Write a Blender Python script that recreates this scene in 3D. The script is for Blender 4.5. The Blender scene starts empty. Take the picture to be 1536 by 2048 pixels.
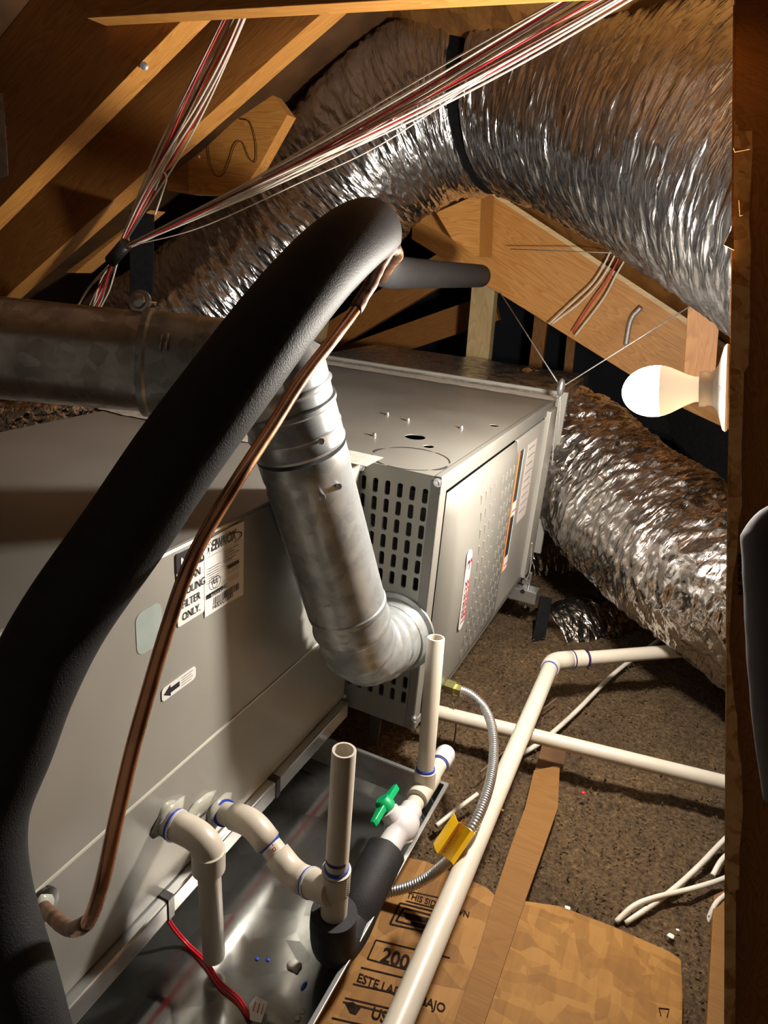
import bpy, bmesh, math, random
import numpy as np
from mathutils import Vector, Matrix, noise as mn
random.seed(7); np.random.seed(7)
SC = bpy.context.scene
COL = SC.collection
# ------------------------------------------------------------------ camera, world, exposure
FPX = 1400.0; CX, CY = 768.0, 1024.0; CAMZ = 1.0
yaw, pitch, roll = 0.41244247, 0.35774004, -0.08575923
f_ = Vector((-math.sin(yaw)*math.cos(pitch), math.cos(yaw)*math.cos(pitch), -math.sin(pitch)))
r_ = Vector((math.cos(yaw), math.sin(yaw), 0)); d_ = f_.cross(r_)
RR = math.cos(roll)*r_ + math.sin(roll)*d_; DD = -math.sin(roll)*r_ + math.cos(roll)*d_; FF = f_
cam = bpy.data.cameras.new('camera'); co = bpy.data.objects.new('camera', cam); COL.objects.link(co)
cam.sensor_fit = 'VERTICAL'; cam.sensor_height = 36; cam.lens = FPX*36/2048; cam.clip_start = 0.02
co.matrix_world = Matrix(((RR.x, -DD.x, -FF.x, 0), (RR.y, -DD.y, -FF.y, 0), (RR.z, -DD.z, -FF.z, CAMZ), (0, 0, 0, 1)))
SC.camera = co
wd = bpy.data.worlds.new('attic_dark'); SC.world = wd; wd.use_nodes = True
wd.node_tree.nodes['Background'].inputs[0].default_value = (1.0, 0.80, 0.60, 1)
wd.node_tree.nodes['Background'].inputs[1].default_value = 0.08
SC.view_settings.view_transform = 'Standard'; SC.view_settings.look = 'None'
SC.view_settings.gamma = 1; SC.view_settings.exposure = 0.0; SC.view_settings.use_curve_mapping = False
SC.cycles.max_bounces = 10; SC.cycles.sample_clamp_indirect = 6; SC.cycles.use_denoising = True
SC.cycles.caustics_reflective = True; SC.cycles.blur_glossy = 0.6
BULB_E = 900.0

def W(px, py, **k):
    """a point of the attic measured off the photograph: on the plane x=, y= or z=, or at distance d="""
    v = RR*((px-CX)/FPX) + DD*((py-CY)/FPX) + FF
    if 'x' in k: t = k['x']/v.x
    elif 'y' in k: t = k['y']/v.y
    elif 'z' in k: t = (k['z']-CAMZ)/v.z
    else: t = k['d']
    return v*t + Vector((0, 0, CAMZ))

# ------------------------------------------------------------------ materials
def nmat(name):
    m = bpy.data.materials.new(name); m.use_nodes = True
    nt = m.node_tree; b = nt.nodes['Principled BSDF']
    return m, nt, b
def node(nt, t, **kw):
    n = nt.nodes.new(t)
    for k, v in kw.items():
        if k in n.inputs: n.inputs[k].default_value = v
        else: setattr(n, k, v)
    return n
def coords(nt, scale=(1, 1, 1), kind='Object'):
    tc = nt.nodes.new('ShaderNodeTexCoord'); mp = nt.nodes.new('ShaderNodeMapping')
    mp.inputs['Scale'].default_value = scale
    nt.links.new(tc.outputs[kind], mp.inputs[0]); return mp.outputs[0]
def ramp(nt, fac, stops):
    r = nt.nodes.new('ShaderNodeValToRGB'); e = r.color_ramp.elements
    while len(e) < len(stops): e.new(0.5)
    for i, (p, c) in enumerate(stops):
        e[i].position = p; e[i].color = (c[0], c[1], c[2], 1) if len(c) > 2 else (c[0],)*3+(1,)
    nt.links.new(fac, r.inputs[0]); return r.outputs[0]
def bump(nt, b, h, strength=0.3, dist=0.01, prev=None):
    n = node(nt, 'ShaderNodeBump', Strength=strength, Distance=dist)
    nt.links.new(h, n.inputs['Height'])
    if prev is not None: nt.links.new(prev, n.inputs['Normal'])
    nt.links.new(n.outputs[0], b.inputs['Normal']); return n.outputs[0]
def simple(name, col, rough=0.5, metal=0.0, var=0.12, nscale=30, bmp=0.0, bscale=200, rvar=0.0, coat=0.0):
    m, nt, b = nmat(name); c = coords(nt)
    n = node(nt, 'ShaderNodeTexNoise', Scale=nscale, Detail=4.0); nt.links.new(c, n.inputs[0])
    lo = [x*(1-var) for x in col]; hi = [min(1, x*(1+var)) for x in col]
    nt.links.new(ramp(nt, n.outputs[0], [(0.35, lo), (0.65, hi)]), b.inputs['Base Color'])
    b.inputs['Roughness'].default_value = rough; b.inputs['Metallic'].default_value = metal
    if rvar:
        nt.links.new(ramp(nt, n.outputs[0], [(0.35, (rough-rvar,)), (0.65, (rough+rvar,))]), b.inputs['Roughness'])
    if coat: b.inputs['Coat Weight'].default_value = coat
    if bmp:
        n2 = node(nt, 'ShaderNodeTexNoise', Scale=bscale, Detail=3.0); nt.links.new(c, n2.inputs[0])
        bump(nt, b, n2.outputs[0], bmp, 0.002)
    return m
def wood(name, c1, c2, rough=0.55, scale=1.0):
    m, nt, b = nmat(name)
    c = coords(nt, (0.9*scale, 9*scale, 9*scale))
    w = node(nt, 'ShaderNodeTexNoise', Scale=2.2, Detail=2.0, Distortion=0.6); nt.links.new(c, w.inputs[0])
    mu = node(nt, 'ShaderNodeMath', operation='MULTIPLY'); mu.inputs[1].default_value = 16; nt.links.new(w.outputs[0], mu.inputs[0])
    fr = node(nt, 'ShaderNodeMath', operation='FRACT'); nt.links.new(mu.outputs[0], fr.inputs[0])
    n2 = node(nt, 'ShaderNodeTexNoise', Scale=14.0, Detail=6.0)
    nt.links.new(coords(nt, (1.5, 40, 40)), n2.inputs[0])
    mid = [(a+bb)/2 for a, bb in zip(c1, c2)]
    r1 = ramp(nt, fr.outputs[0], [(0.0, c2), (0.55, mid), (0.9, c1), (1.0, c2)])
    r2 = ramp(nt, n2.outputs[0], [(0.3, (0.72, 0.68, 0.62)), (0.6, (1, 1, 1))])
    mx = node(nt, 'ShaderNodeMix', data_type='RGBA', blend_type='MULTIPLY'); mx.inputs[0].default_value = 0.55
    nt.links.new(r1, mx.inputs[6]); nt.links.new(r2, mx.inputs[7])
    nt.links.new(mx.outputs[2], b.inputs['Base Color']); b.inputs['Roughness'].default_value = rough
    bump(nt, b, n2.outputs[0], 0.2, 0.002)
    return m
def osb(name, c1, c2, c3, scale=34):
    m, nt, b = nmat(name); c = coords(nt, (1, 1, 1))
    dn = node(nt, 'ShaderNodeTexNoise', Scale=9.0, Detail=3.0); nt.links.new(c, dn.inputs[0])
    ad = node(nt, 'ShaderNodeMix', data_type='VECTOR'); ad.inputs[0].default_value = 0.025
    nt.links.new(c, ad.inputs[4]); nt.links.new(dn.outputs[1], ad.inputs[5])
    outs = []
    for sx, sy in ((0.45, 1.5), (1.4, 0.5)):
        mp = node(nt, 'ShaderNodeMapping'); mp.inputs['Scale'].default_value = (sx, sy, 1); mp.inputs['Rotation'].default_value = (0, 0, 0.5*sx)
        nt.links.new(ad.outputs[1], mp.inputs[0])
        v = node(nt, 'ShaderNodeTexVoronoi', Scale=scale, Randomness=1.0); nt.links.new(mp.outputs[0], v.inputs[0]); outs.append(v)
    mx = node(nt, 'ShaderNodeMix', data_type='RGBA'); mx.inputs[0].default_value = 0.5
    nt.links.new(outs[0].outputs['Color'], mx.inputs[6]); nt.links.new(outs[1].outputs['Color'], mx.inputs[7])
    fn = node(nt, 'ShaderNodeTexNoise', Scale=90.0, Detail=5.0); nt.links.new(coords(nt, (1, 0.15, 1)), fn.inputs[0])
    bw = node(nt, 'ShaderNodeSeparateColor'); nt.links.new(mx.outputs[2], bw.inputs[0])
    m2 = node(nt, 'ShaderNodeMath', operation='ADD'); nt.links.new(bw.outputs[0], m2.inputs[0])
    m3 = node(nt, 'ShaderNodeMath', operation='MULTIPLY'); m3.inputs[1].default_value = 0.6; nt.links.new(fn.outputs[0], m3.inputs[0])
    nt.links.new(m3.outputs[0], m2.inputs[1])
    nt.links.new(ramp(nt, m2.outputs[0], [(0.38, c1), (0.7, c2), (1.05, c3)]), b.inputs['Base Color'])
    b.inputs['Roughness'].default_value = 0.7; b.inputs['Specular IOR Level'].default_value = 0.3
    bump(nt, b, m2.outputs[0], 0.25, 0.003)
    return m
def foil(name, tint=(0.86, 0.865, 0.88), rough=0.25, dark=False):
    """wrinkled foil film; UV.x runs along the duct in metres, UV.y round it"""
    m, nt, b = nmat(name); prev = None
    b.inputs['Metallic'].default_value = 1.0
    for sc, strg, dst in (((34, 5, 1), 0.9, 0.016), ((70, 24, 1), 0.6, 0.006)):
        n = node(nt, 'ShaderNodeTexNoise', Scale=1.0, Detail=3.0, Distortion=0.7)
        c = coords(nt, sc, 'UV'); nt.links.new(c, n.inputs[0])
        prev = bump(nt, b, n.outputs[0], strg, dst, prev)
    v = node(nt, 'ShaderNodeTexVoronoi', Scale=1.0, feature='SMOOTH_F1'); nt.links.new(coords(nt, (40, 22, 1), 'UV'), v.inputs[0])
    prev = bump(nt, b, v.outputs[0], 0.5, 0.008, prev)
    n = node(nt, 'ShaderNodeTexNoise', Scale=4.0, Detail=2.0); nt.links.new(coords(nt), n.inputs[0])
    nt.links.new(ramp(nt, n.outputs[0], [(0.3, [t*0.82 for t in tint]), (0.7, tint)]), b.inputs['Base Color'])
    b.inputs['Roughness'].default_value = rough
    return m
def galv(name, col=(0.34, 0.36, 0.368), rough=0.36, sc=26, metal=0.6):
    m, nt, b = nmat(name); c = coords(nt)
    v = node(nt, 'ShaderNodeTexVoronoi', Scale=sc*2.5); nt.links.new(c, v.inputs[0])
    n = node(nt, 'ShaderNodeTexNoise', Scale=sc, Detail=6.0); nt.links.new(c, n.inputs[0])
    sp = node(nt, 'ShaderNodeSeparateColor'); nt.links.new(v.outputs['Color'], sp.inputs[0])
    a = node(nt, 'ShaderNodeMath', operation='MULTIPLY_ADD'); a.inputs[1].default_value = 0.22
    nt.links.new(sp.outputs[0], a.inputs[0]); nt.links.new(n.outputs[0], a.inputs[2])
    nt.links.new(ramp(nt, a.outputs[0], [(0.4, [x*0.68 for x in col]), (0.75, [x*1.25 for x in col])]), b.inputs['Base Color'])
    nt.links.new(ramp(nt, a.outputs[0], [(0.4, (rough+0.1,)), (0.8, (rough-0.08,))]), b.inputs['Roughness'])
    b.inputs['Metallic'].default_value = metal
    bump(nt, b, n.outputs[0], 0.08, 0.002)
    return m
M = {}
M['furn'] = simple('furnace_grey_paint', (0.215, 0.206, 0.184), 0.38, 0.3, 0.05, 6, 0.03, 300, 0.05)
M['grey'] = simple('painted_grey_steel', (0.36, 0.348, 0.315), 0.34, 0.3, 0.05, 6, 0.03, 300, 0.05)
M['greylt'] = simple('painted_beige_steel', (0.135, 0.131, 0.118), 0.5, 0.05, 0.04, 8, 0.02, 300)
M['galv'] = galv('galvanised_steel')
M['galvd'] = galv('galvanised_steel_dull', (0.46, 0.45, 0.43), 0.28, 26, 0.95)
M['pan'] = galv('galvanised_pan', (0.44, 0.45, 0.44), 0.15, 9, 0.95)
M['rail'] = simple('galvanised_rail', (0.55, 0.56, 0.56), 0.26, 0.85, 0.06, 8)
M['foil'] = foil('duct_foil')
M['foil3'] = foil('duct_foil_crumpled', (0.70, 0.67, 0.65), 0.2)
M['foil2'] = foil('duct_foil_dull', (0.62, 0.57, 0.52), 0.26)
M['foam'] = simple('black_rubber_foam', (0.018, 0.018, 0.020), 0.6, 0, 0.15, 60, 0.25, 700)
M['foam'].node_tree.nodes['Principled BSDF'].inputs['Specular IOR Level'].default_value = 0.3
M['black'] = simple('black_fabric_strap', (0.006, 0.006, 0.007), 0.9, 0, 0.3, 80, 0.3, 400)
M['black'].node_tree.nodes['Principled BSDF'].inputs['Specular IOR Level'].default_value = 0.15
M['tape'] = simple('black_tape', (0.012, 0.012, 0.012), 0.35, 0, 0.2, 60)
M['inner'] = simple('dim_cabinet_interior', (0.035, 0.034, 0.032), 0.8, 0, 0.1)
M['hole'] = simple('dark_hole', (0.006, 0.006, 0.006), 0.9, 0, 0.1)
M['copper'] = simple('copper', (0.80, 0.41, 0.24), 0.27, 1.0, 0.25, 25, 0.06, 120, 0.08)
M['copperd'] = simple('tarnished_copper', (0.25, 0.14, 0.09), 0.5, 0.8, 0.5, 60, 0.2, 150)
M['pvc'] = simple('white_pvc', (0.56, 0.505, 0.42), 0.38, 0, 0.03, 20)
M['pvcw'] = simple('bright_white_pvc', (0.58, 0.555, 0.56), 0.32, 0, 0.02, 20)
M['blue'] = simple('blue_primer', (0.015, 0.05, 0.42), 0.4, 0, 0.2, 80)
M['purple'] = simple('purple_marker', (0.03, 0.01, 0.10), 0.5)
M['green'] = simple('green_plastic', (0.0, 0.33, 0.11), 0.35, 0, 0.05)
M['yellow'] = simple('yellow_tag', (0.86, 0.50, 0.01), 0.35, 0, 0.06, 30)
M['silicone'] = simple('clear_silicone', (0.44, 0.44, 0.38), 0.15, 0, 0.1, 40, 0.4, 60, coat=0.6)
M['white'] = simple('porcelain', (0.82, 0.79, 0.73), 0.22, 0, 0.02, 10, coat=0.3)
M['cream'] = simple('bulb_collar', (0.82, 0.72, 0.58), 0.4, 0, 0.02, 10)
M['plate'] = simple('logo_plate_white', (0.36, 0.355, 0.345), 0.5, 0, 0.02, 12)
M['logored'] = simple('logo_red', (0.33, 0.004, 0.018), 0.5, 0, 0.03)
M['paper'] = simple('label_paper', (0.78, 0.76, 0.72), 0.45, 0, 0.03, 12)
M['paperd'] = simple('grey_label_paper', (0.52, 0.46, 0.43), 0.45, 0, 0.03, 12)
M['ink'] = simple('black_ink', (0.015, 0.013, 0.02), 0.5, 0, 0.1)
M['inkg'] = simple('grey_ink', (0.22, 0.20, 0.19), 0.6, 0, 0.2)
M['inkb'] = simple('faded_wood_stamp_ink', (0.018, 0.010, 0.007), 0.9, 0, 0.5, 60)
M['inkb'].node_tree.nodes['Principled BSDF'].inputs['Specular IOR Level'].default_value = 0.1
M['red'] = simple('red_insulation', (0.55, 0.02, 0.03), 0.35, 0, 0.15)
M['redink'] = simple('red_ink', (0.72, 0.03, 0.06), 0.4, 0, 0.05)
M['orange'] = simple('orange_label_band', (0.75, 0.22, 0.03), 0.5, 0, 0.1)
M['seam'] = simple('lit_seam_edge', (0.62, 0.60, 0.53), 0.4, 0, 0.05)
M['residue'] = simple('faint_blue_residue', (0.34, 0.40, 0.375), 0.45, 0.1, 0.06)
M['bluegrey'] = simple('pale_blue_strip', (0.42, 0.52, 0.50), 0.5, 0, 0.1)
M['wirew'] = simple('white_insulation', (0.72, 0.67, 0.58), 0.4, 0, 0.08)
M['wirey'] = simple('cable_jacket', (0.62, 0.58, 0.50), 0.5, 0, 0.1)
M['wireb'] = simple('brown_insulation', (0.10, 0.03, 0.02), 0.45)
M['wiredk'] = simple('old_brown_wire', (0.16, 0.10, 0.06), 0.6)
M['steelwire'] = simple('steel_cable', (0.55, 0.54, 0.52), 0.4, 0.7, 0.2, 300, 0.4, 900)
M['brass'] = simple('brass_fitting', (0.50, 0.46, 0.20), 0.35, 1.0, 0.15, 60)
M['zinc'] = simple('zinc_hardware', (0.66, 0.67, 0.68), 0.3, 0.9, 0.1, 60)
M['mastic'] = simple('duct_tape_seal', (0.58, 0.55, 0.49), 0.5, 0.1, 0.12, 50, 0.5, 70)
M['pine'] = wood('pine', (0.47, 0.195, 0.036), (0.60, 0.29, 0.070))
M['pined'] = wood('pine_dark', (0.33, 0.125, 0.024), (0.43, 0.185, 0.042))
M['pinelt'] = wood('pale_pine', (0.62, 0.42, 0.19), (0.72, 0.54, 0.29))
M['plank'] = wood('fibre_strip', (0.19, 0.086, 0.016), (0.215, 0.10, 0.020), 0.8, 0.5)
M['ply'] = simple('old_sheathing', (0.10, 0.045, 0.014), 0.7, 0, 0.3, 10, 0.4, 90)
M['darkwall'] = simple('attic_gloom', (0.012, 0.013, 0.022), 0.8, 0, 0.3, 3)  # near-black walls: the unlit depth of the attic put into the colour
M['osb'] = osb('oriented_strand_board', (0.19, 0.088, 0.017), (0.24, 0.114, 0.022), (0.30, 0.15, 0.034), 40)
M['osbd'] = osb('stamped_strand_board', (0.14, 0.062, 0.014), (0.22, 0.102, 0.023), (0.29, 0.145, 0.038), 22)
M['osbs'] = osb('roof_strand_board', (0.11, 0.040, 0.008), (0.19, 0.078, 0.015), (0.25, 0.115, 0.026), 14)
M['osbe'] = osb('strand_board_edge', (0.42, 0.19, 0.06), (0.68, 0.38, 0.14), (0.8, 0.52, 0.22), 60)
M['wrap'] = simple('grey_plastic_wrap', (0.040, 0.032, 0.034), 0.85, 0, 0.2, 8, 0.3, 40)
def insul():
    m, nt, b = nmat('loose_fill_insulation'); c = coords(nt)
    n = node(nt, 'ShaderNodeTexNoise', Scale=120.0, Detail=8.0, Roughness=0.75); nt.links.new(c, n.inputs[0])
    v = node(nt, 'ShaderNodeTexVoronoi', Scale=170.0); nt.links.new(c, v.inputs[0])
    n3 = node(nt, 'ShaderNodeTexNoise', Scale=6.0, Detail=3.0); nt.links.new(c, n3.inputs[0])
    c1 = ramp(nt, n.outputs[0], [(0.34, (0.022, 0.012, 0.005)), (0.5, (0.125, 0.078, 0.037)), (0.62, (0.21, 0.138, 0.070)), (0.74, (0.55, 0.42, 0.27))])
    c2 = ramp(nt, n3.outputs[0], [(0.3, (0.7, 0.66, 0.6)), (0.7, (1.1, 1.05, 0.95))])
    mx = node(nt, 'ShaderNodeMix', data_type='RGBA', blend_type='MULTIPLY'); mx.inputs[0].default_value = 1
    nt.links.new(c1, mx.inputs[6]); nt.links.new(c2, mx.inputs[7]); nt.links.new(mx.outputs[2], b.inputs['Base Color'])
    b.inputs['Roughness'].default_value = 0.9
    p = bump(nt, b, n.outputs[0], 0.9, 0.008); bump(nt, b, v.outputs[0], 0.5, 0.004, p)
    return m
M['insul'] = insul()
def glow():
    m, nt, b = nmat('lit_bulb_globe'); b.inputs['Base Color'].default_value = (0.9, 0.9, 0.85, 1)
    b.inputs['Emission Color'].default_value = (1.0, 0.93, 0.83, 1); b.inputs['Emission Strength'].default_value = BULB_E
    return m
M['glow'] = glow()
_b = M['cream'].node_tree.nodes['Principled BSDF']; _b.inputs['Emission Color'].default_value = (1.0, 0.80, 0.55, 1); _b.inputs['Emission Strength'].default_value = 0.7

# ------------------------------------------------------------------ object helpers
def tag(o, label=None, cat=None, group=None, kind=None):
    if label: o['label'] = label
    if cat: o['category'] = cat
    if group: o['group'] = group
    if kind: o['kind'] = kind
    return o
def empty(name, loc=(0, 0, 0), **t):
    o = bpy.data.objects.new(name, None); o.empty_display_size = 0.02; o.location = loc; COL.objects.link(o)
    return tag(o, **t)
def link(name, bm, mat, parent=None, smooth=False, bevel=0, mw=None, sub=0, auto=None):
    me = bpy.data.meshes.new(name)
    bmesh.ops.recalc_face_normals(bm, faces=bm.faces)
    bm.to_mesh(me); bm.free()
    for m in (mat if isinstance(mat, (list, tuple)) else [mat]): me.materials.append(m)
    if smooth: me.shade_smooth()
    o = bpy.data.objects.new(name, me); COL.objects.link(o)
    if mw is not None: o.matrix_world = mw
    if parent is not None:
        o.parent = parent
        o.matrix_parent_inverse = pw(parent).inverted()
    if bevel:
        b = o.modifiers.new('b', 'BEVEL'); b.width = bevel; b.segments = 2; b.limit_method = 'ANGLE'
    if sub:
        s = o.modifiers.new('s', 'SUBSURF'); s.levels = sub; s.render_levels = sub
    if auto is not None and smooth:
        try: me.set_sharp_from_angle(angle=auto)
        except Exception: pass
    return o
def pw(o):
    return (pw(o.parent) @ o.matrix_parent_inverse @ o.matrix_basis) if o.parent else o.matrix_basis.copy()
def addbox(bm, x0, x1, y0, y1, z0, z1):
    v = [bm.verts.new((x, y, z)) for z in (z0, z1) for y in (y0, y1) for x in (x0, x1)]
    for f in ((0, 2, 3, 1), (4, 5, 7, 6), (0, 1, 5, 4), (2, 6, 7, 3), (0, 4, 6, 2), (1, 3, 7, 5)):
        bm.faces.new([v[i] for i in f])
def box(name, x0, x1, y0, y1, z0, z1, mat, parent=None, bevel=0):
    bm = bmesh.new(); addbox(bm, x0, x1, y0, y1, z0, z1); return link(name, bm, mat, parent, bevel=bevel)
def frame(p, x, y):
    """matrix with local x, y axes as given (orthonormalised), origin p"""
    x = Vector(x).normalized(); z = x.cross(Vector(y)).normalized(); y = z.cross(x)
    return Matrix(((x.x, y.x, z.x, p[0]), (x.y, y.y, z.y, p[1]), (x.z, y.z, z.z, p[2]), (0, 0, 0, 1)))
def board(name, p0, p1, up, h, t, mat, parent=None, side=0.0, drop=0.0, bevel=0.001):
    """lumber from p0 to p1; up = direction of its height h; t thickness; drop 0 = p line is the bottom edge centre"""
    p0 = Vector(p0); p1 = Vector(p1); L = (p1-p0).length
    mw = frame(p0, p1-p0, up)
    bm = bmesh.new(); addbox(bm, 0, L, drop, h+drop, -t/2+side, t/2+side)
    return link(name, bm, mat, parent, mw=mw, bevel=bevel)
def resample(pts, n):
    P = [Vector(p) for p in pts]
    if len(P) == 2: return [P[0].lerp(P[1], i/(n-1)) for i in range(n)]
    out = []; Q = [2*P[0]-P[1]] + P + [2*P[-1]-P[-2]]
    dense = []
    for i in range(1, len(Q)-2):
        a, b, c, d = Q[i-1:i+3]
        for k in range(16):
            t = k/16
            dense.append(0.5*((2*b)+(c-a)*t+(2*a-5*b+4*c-d)*t*t+(3*b-a-3*c+d)*t**3))
    dense.append(P[-1]); s = [0]
    for i in range(1, len(dense)): s.append(s[-1]+(dense[i]-dense[i-1]).length)
    j = 0
    for i in range(n):
        t = s[-1]*i/(n-1)
        while j < len(s)-2 and s[j+1] < t: j += 1
        out.append(dense[j].lerp(dense[j+1], min(1, (t-s[j])/max(1e-9, s[j+1]-s[j]))))
    return out
def frames(path, first=None):
    T = [(path[min(i+1, len(path)-1)]-path[max(i-1, 0)]).normalized() for i in range(len(path))]
    n = Vector(first) if first else (Vector((0, 0, 1)) if abs(T[0].z) < 0.9 else Vector((1, 0, 0)))
    out = []
    for t in T:
        n = (n - t*n.dot(t)).normalized(); out.append((t, n, t.cross(n)))
    return out
def tube_bm(bm, path, rad, seg=20, caps=True, uv=False, squash=None):
    """rad: number or function(i, s, angle)"""
    F = frames(path); s = 0; rings = []; L = []
    for i, (p, (t, n, b)) in enumerate(zip(path, F)):
        if i: s += (p-path[i-1]).length
        L.append(s); ring = []
        for k in range(seg):
            a = 2*math.pi*k/seg
            r = rad(i, s, a) if callable(rad) else rad
            ring.append(bm.verts.new(p + n*(math.cos(a)*r) + b*(math.sin(a)*r)))
        rings.append(ring)
    ul = bm.loops.layers.uv.verify() if uv else None
    for i in range(len(rings)-1):
        for k in range(seg):
            k2 = (k+1) % seg
            f = bm.faces.new((rings[i][k], rings[i][k2], rings[i+1][k2], rings[i+1][k])); f.smooth = True
            if uv:
                R = 0.25*2*math.pi
                for l, (a, c) in zip(f.loops, ((i, k), (i, k+1), (i+1, k+1), (i+1, k))): l[ul].uv = (L[a], c/seg*R)
    if caps:
        for r in (rings[0][::-1], rings[-1]):
            f = bm.faces.new(r); f.smooth = False
    return rings
def tube(name, pts, r, mat, parent=None, n=None, seg=16, caps=True, **k):
    if n is None: n = 2 if len(pts) == 2 else 8*len(pts)
    bm = bmesh.new(); tube_bm(bm, resample(pts, n), r, seg, caps, **k)
    me = link(name, bm, mat, parent); return me
def lathe_at(name, p, axis, prof, mat, parent=None, seg=32, smooth=True, ref=None):
    """prof: list of (distance along axis, radius)"""
    axis = Vector(axis).normalized(); p = Vector(p)
    bm = bmesh.new(); n = Vector(ref) if ref else (Vector((0, 0, 1)) if abs(axis.z) < 0.9 else Vector((1, 0, 0)))
    n = (n-axis*n.dot(axis)).normalized(); b = axis.cross(n); rings = []
    for h, r in prof:
        rings.append([bm.verts.new(p+axis*h+(n*math.cos(2*math.pi*k/seg)+b*math.sin(2*math.pi*k/seg))*max(r, 1e-5)) for k in range(seg)])
    for i in range(len(rings)-1):
        for k in range(seg):
            k2 = (k+1) % seg
            bm.faces.new((rings[i][k], rings[i][k2], rings[i+1][k2], rings[i+1][k])).smooth = smooth
    bm.faces.new(rings[0][::-1]); bm.faces.new(rings[-1])
    o = link(name, bm, mat, parent)
    try: o.data.set_sharp_from_angle(angle=0.7)
    except Exception: pass
    return o
def ring_on(name, p, axis, r, w, mat, parent, bulge=0.0015, seg=32):
    return lathe_at(name, Vector(p)-Vector(axis).normalized()*w/2, axis, [(0, r), (0, r+bulge), (w, r+bulge), (w, r)], mat, parent, seg)
def hollow(name, p0, p1, r, ri, mat, parent=None, seg=28, open0=False):
    p0 = Vector(p0); p1 = Vector(p1); ax = p1-p0; L = ax.length
    return lathe_at(name, p0, ax, [(0, r), (L-0.001, r), (L, r-0.0008), (L, ri), (L-0.12 if L > 0.14 else L*0.4, ri)], mat, parent, seg)
def ngon(name, pts, thick, mat, parent=None, dirv=None, smooth=False, bevel=0):
    """extruded polygon of world points"""
    pts = [Vector(p) for p in pts]
    if dirv is None:
        dirv = (pts[1]-pts[0]).cross(pts[2]-pts[0]).normalized()
    d = Vector(dirv)*thick
    bm = bmesh.new(); a = [bm.verts.new(p) for p in pts]; b = [bm.verts.new(p+d) for p in pts]
    bm.faces.new(a); bm.faces.new(b[::-1])
    for i in range(len(pts)): bm.faces.new((a[i], b[i], b[(i+1) % len(pts)], a[(i+1) % len(pts)]))
    return link(name, bm, mat, parent, smooth=smooth, bevel=bevel)
def text(name, s, p, right, up, size, mat, parent, ext=0.0001, align='LEFT', sx=1.0, bold=0.0, shear=0.0):
    c = bpy.data.curves.new('t', 'FONT'); c.body = s; c.size = size; c.extrude = ext; c.offset = bold; c.align_x = align; c.shear = shear
    c.resolution_u = 3
    t = bpy.data.objects.new('t', c); COL.objects.link(t); bpy.context.view_layer.update()
    me = bpy.data.meshes.new_from_object(t); bpy.data.objects.remove(t); bpy.data.curves.remove(c)
    me.materials.clear(); me.materials.append(mat)
    o = bpy.data.objects.new(name, me); COL.objects.link(o)
    o.matrix_world = frame(p, right, up) @ Matrix.Diagonal((sx, 1, 1, 1))
    o.parent = parent; o.matrix_parent_inverse = pw(parent).inverted()
    return o
def noisy(p, sc): return mn.noise(Vector(p)*sc)

# ================================================================== LARGE STRUCTURE
# --- floor of blown insulation
bm = bmesh.new(); N = 330
x0, x1, y0, y1 = -2.6, 1.2, -0.3, 3.9
V = []
for j in range(N+1):
    for i in range(N+1):
        x = x0+(x1-x0)*i/N; y = y0+(y1-y0)*j/N
        z = 0.012 + 0.022*noisy((x, y, 3), 3.0) + 0.009*noisy((x, y, 1), 22) + 0.006*noisy((x, y, 7), 70)
        if y < 1.45: z = min(z, 0.030)
        V.append(bm.verts.new((x, y, z)))
for j in range(N):
    for i in range(N):
        a = j*(N+1)+i; bm.faces.new((V[a], V[a+1], V[a+N+2], V[a+N+1])).smooth = True
tag(link('floor', bm, M['insul']), kind='structure')
# loose tufts and chips lying on the fill (uncountable)
bm = bmesh.new()
for k in range(9000):
    x = random.uniform(-0.6, 0.6); y = random.uniform(0.75, 2.6)
    z = 0.02 + 0.022*noisy((x, y, 3), 3.0) + 0.009*noisy((x, y, 1), 22)
    s = random.uniform(0.0012, 0.0042); a = random.uniform(0, 6.28); d = Vector((math.cos(a), math.sin(a), random.uniform(-.5, .5)))*s
    e = Vector((-math.sin(a), math.cos(a), random.uniform(-.6, .6)))*s*0.5
    p = Vector((x, y, z+random.uniform(0, 0.004)))
    v = [bm.verts.new(p+q) for q in (d+e, d-e, -d, Vector((0, 0, s)))]
    for q in ((0, 1, 2), (0, 1, 3), (1, 2, 3), (2, 0, 3)): bm.faces.new([v[i] for i in q])
o = link('insulation_flakes', bm, [M['insul']])
tag(o, 'loose brown insulation flakes scattered over the attic floor', 'insulation', kind='stuff')
# --- sheathing (roof deck) : left slope, hip plane, back
SL = 0.64; Z0 = 0.95; RH = 0.235
def roofz(x): return CAMZ + Z0 + SL*x
c = [(-3.6, -0.6), (0.9, -0.6), (0.9, 4.0), (-3.6, 4.0)]
o = ngon('ceiling', [Vector((x, y, roofz(x)+RH*1.19)) for x, y in c], 0.012, M['ply'], dirv=(0, 0, 1)); tag(o, kind='structure')
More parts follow.
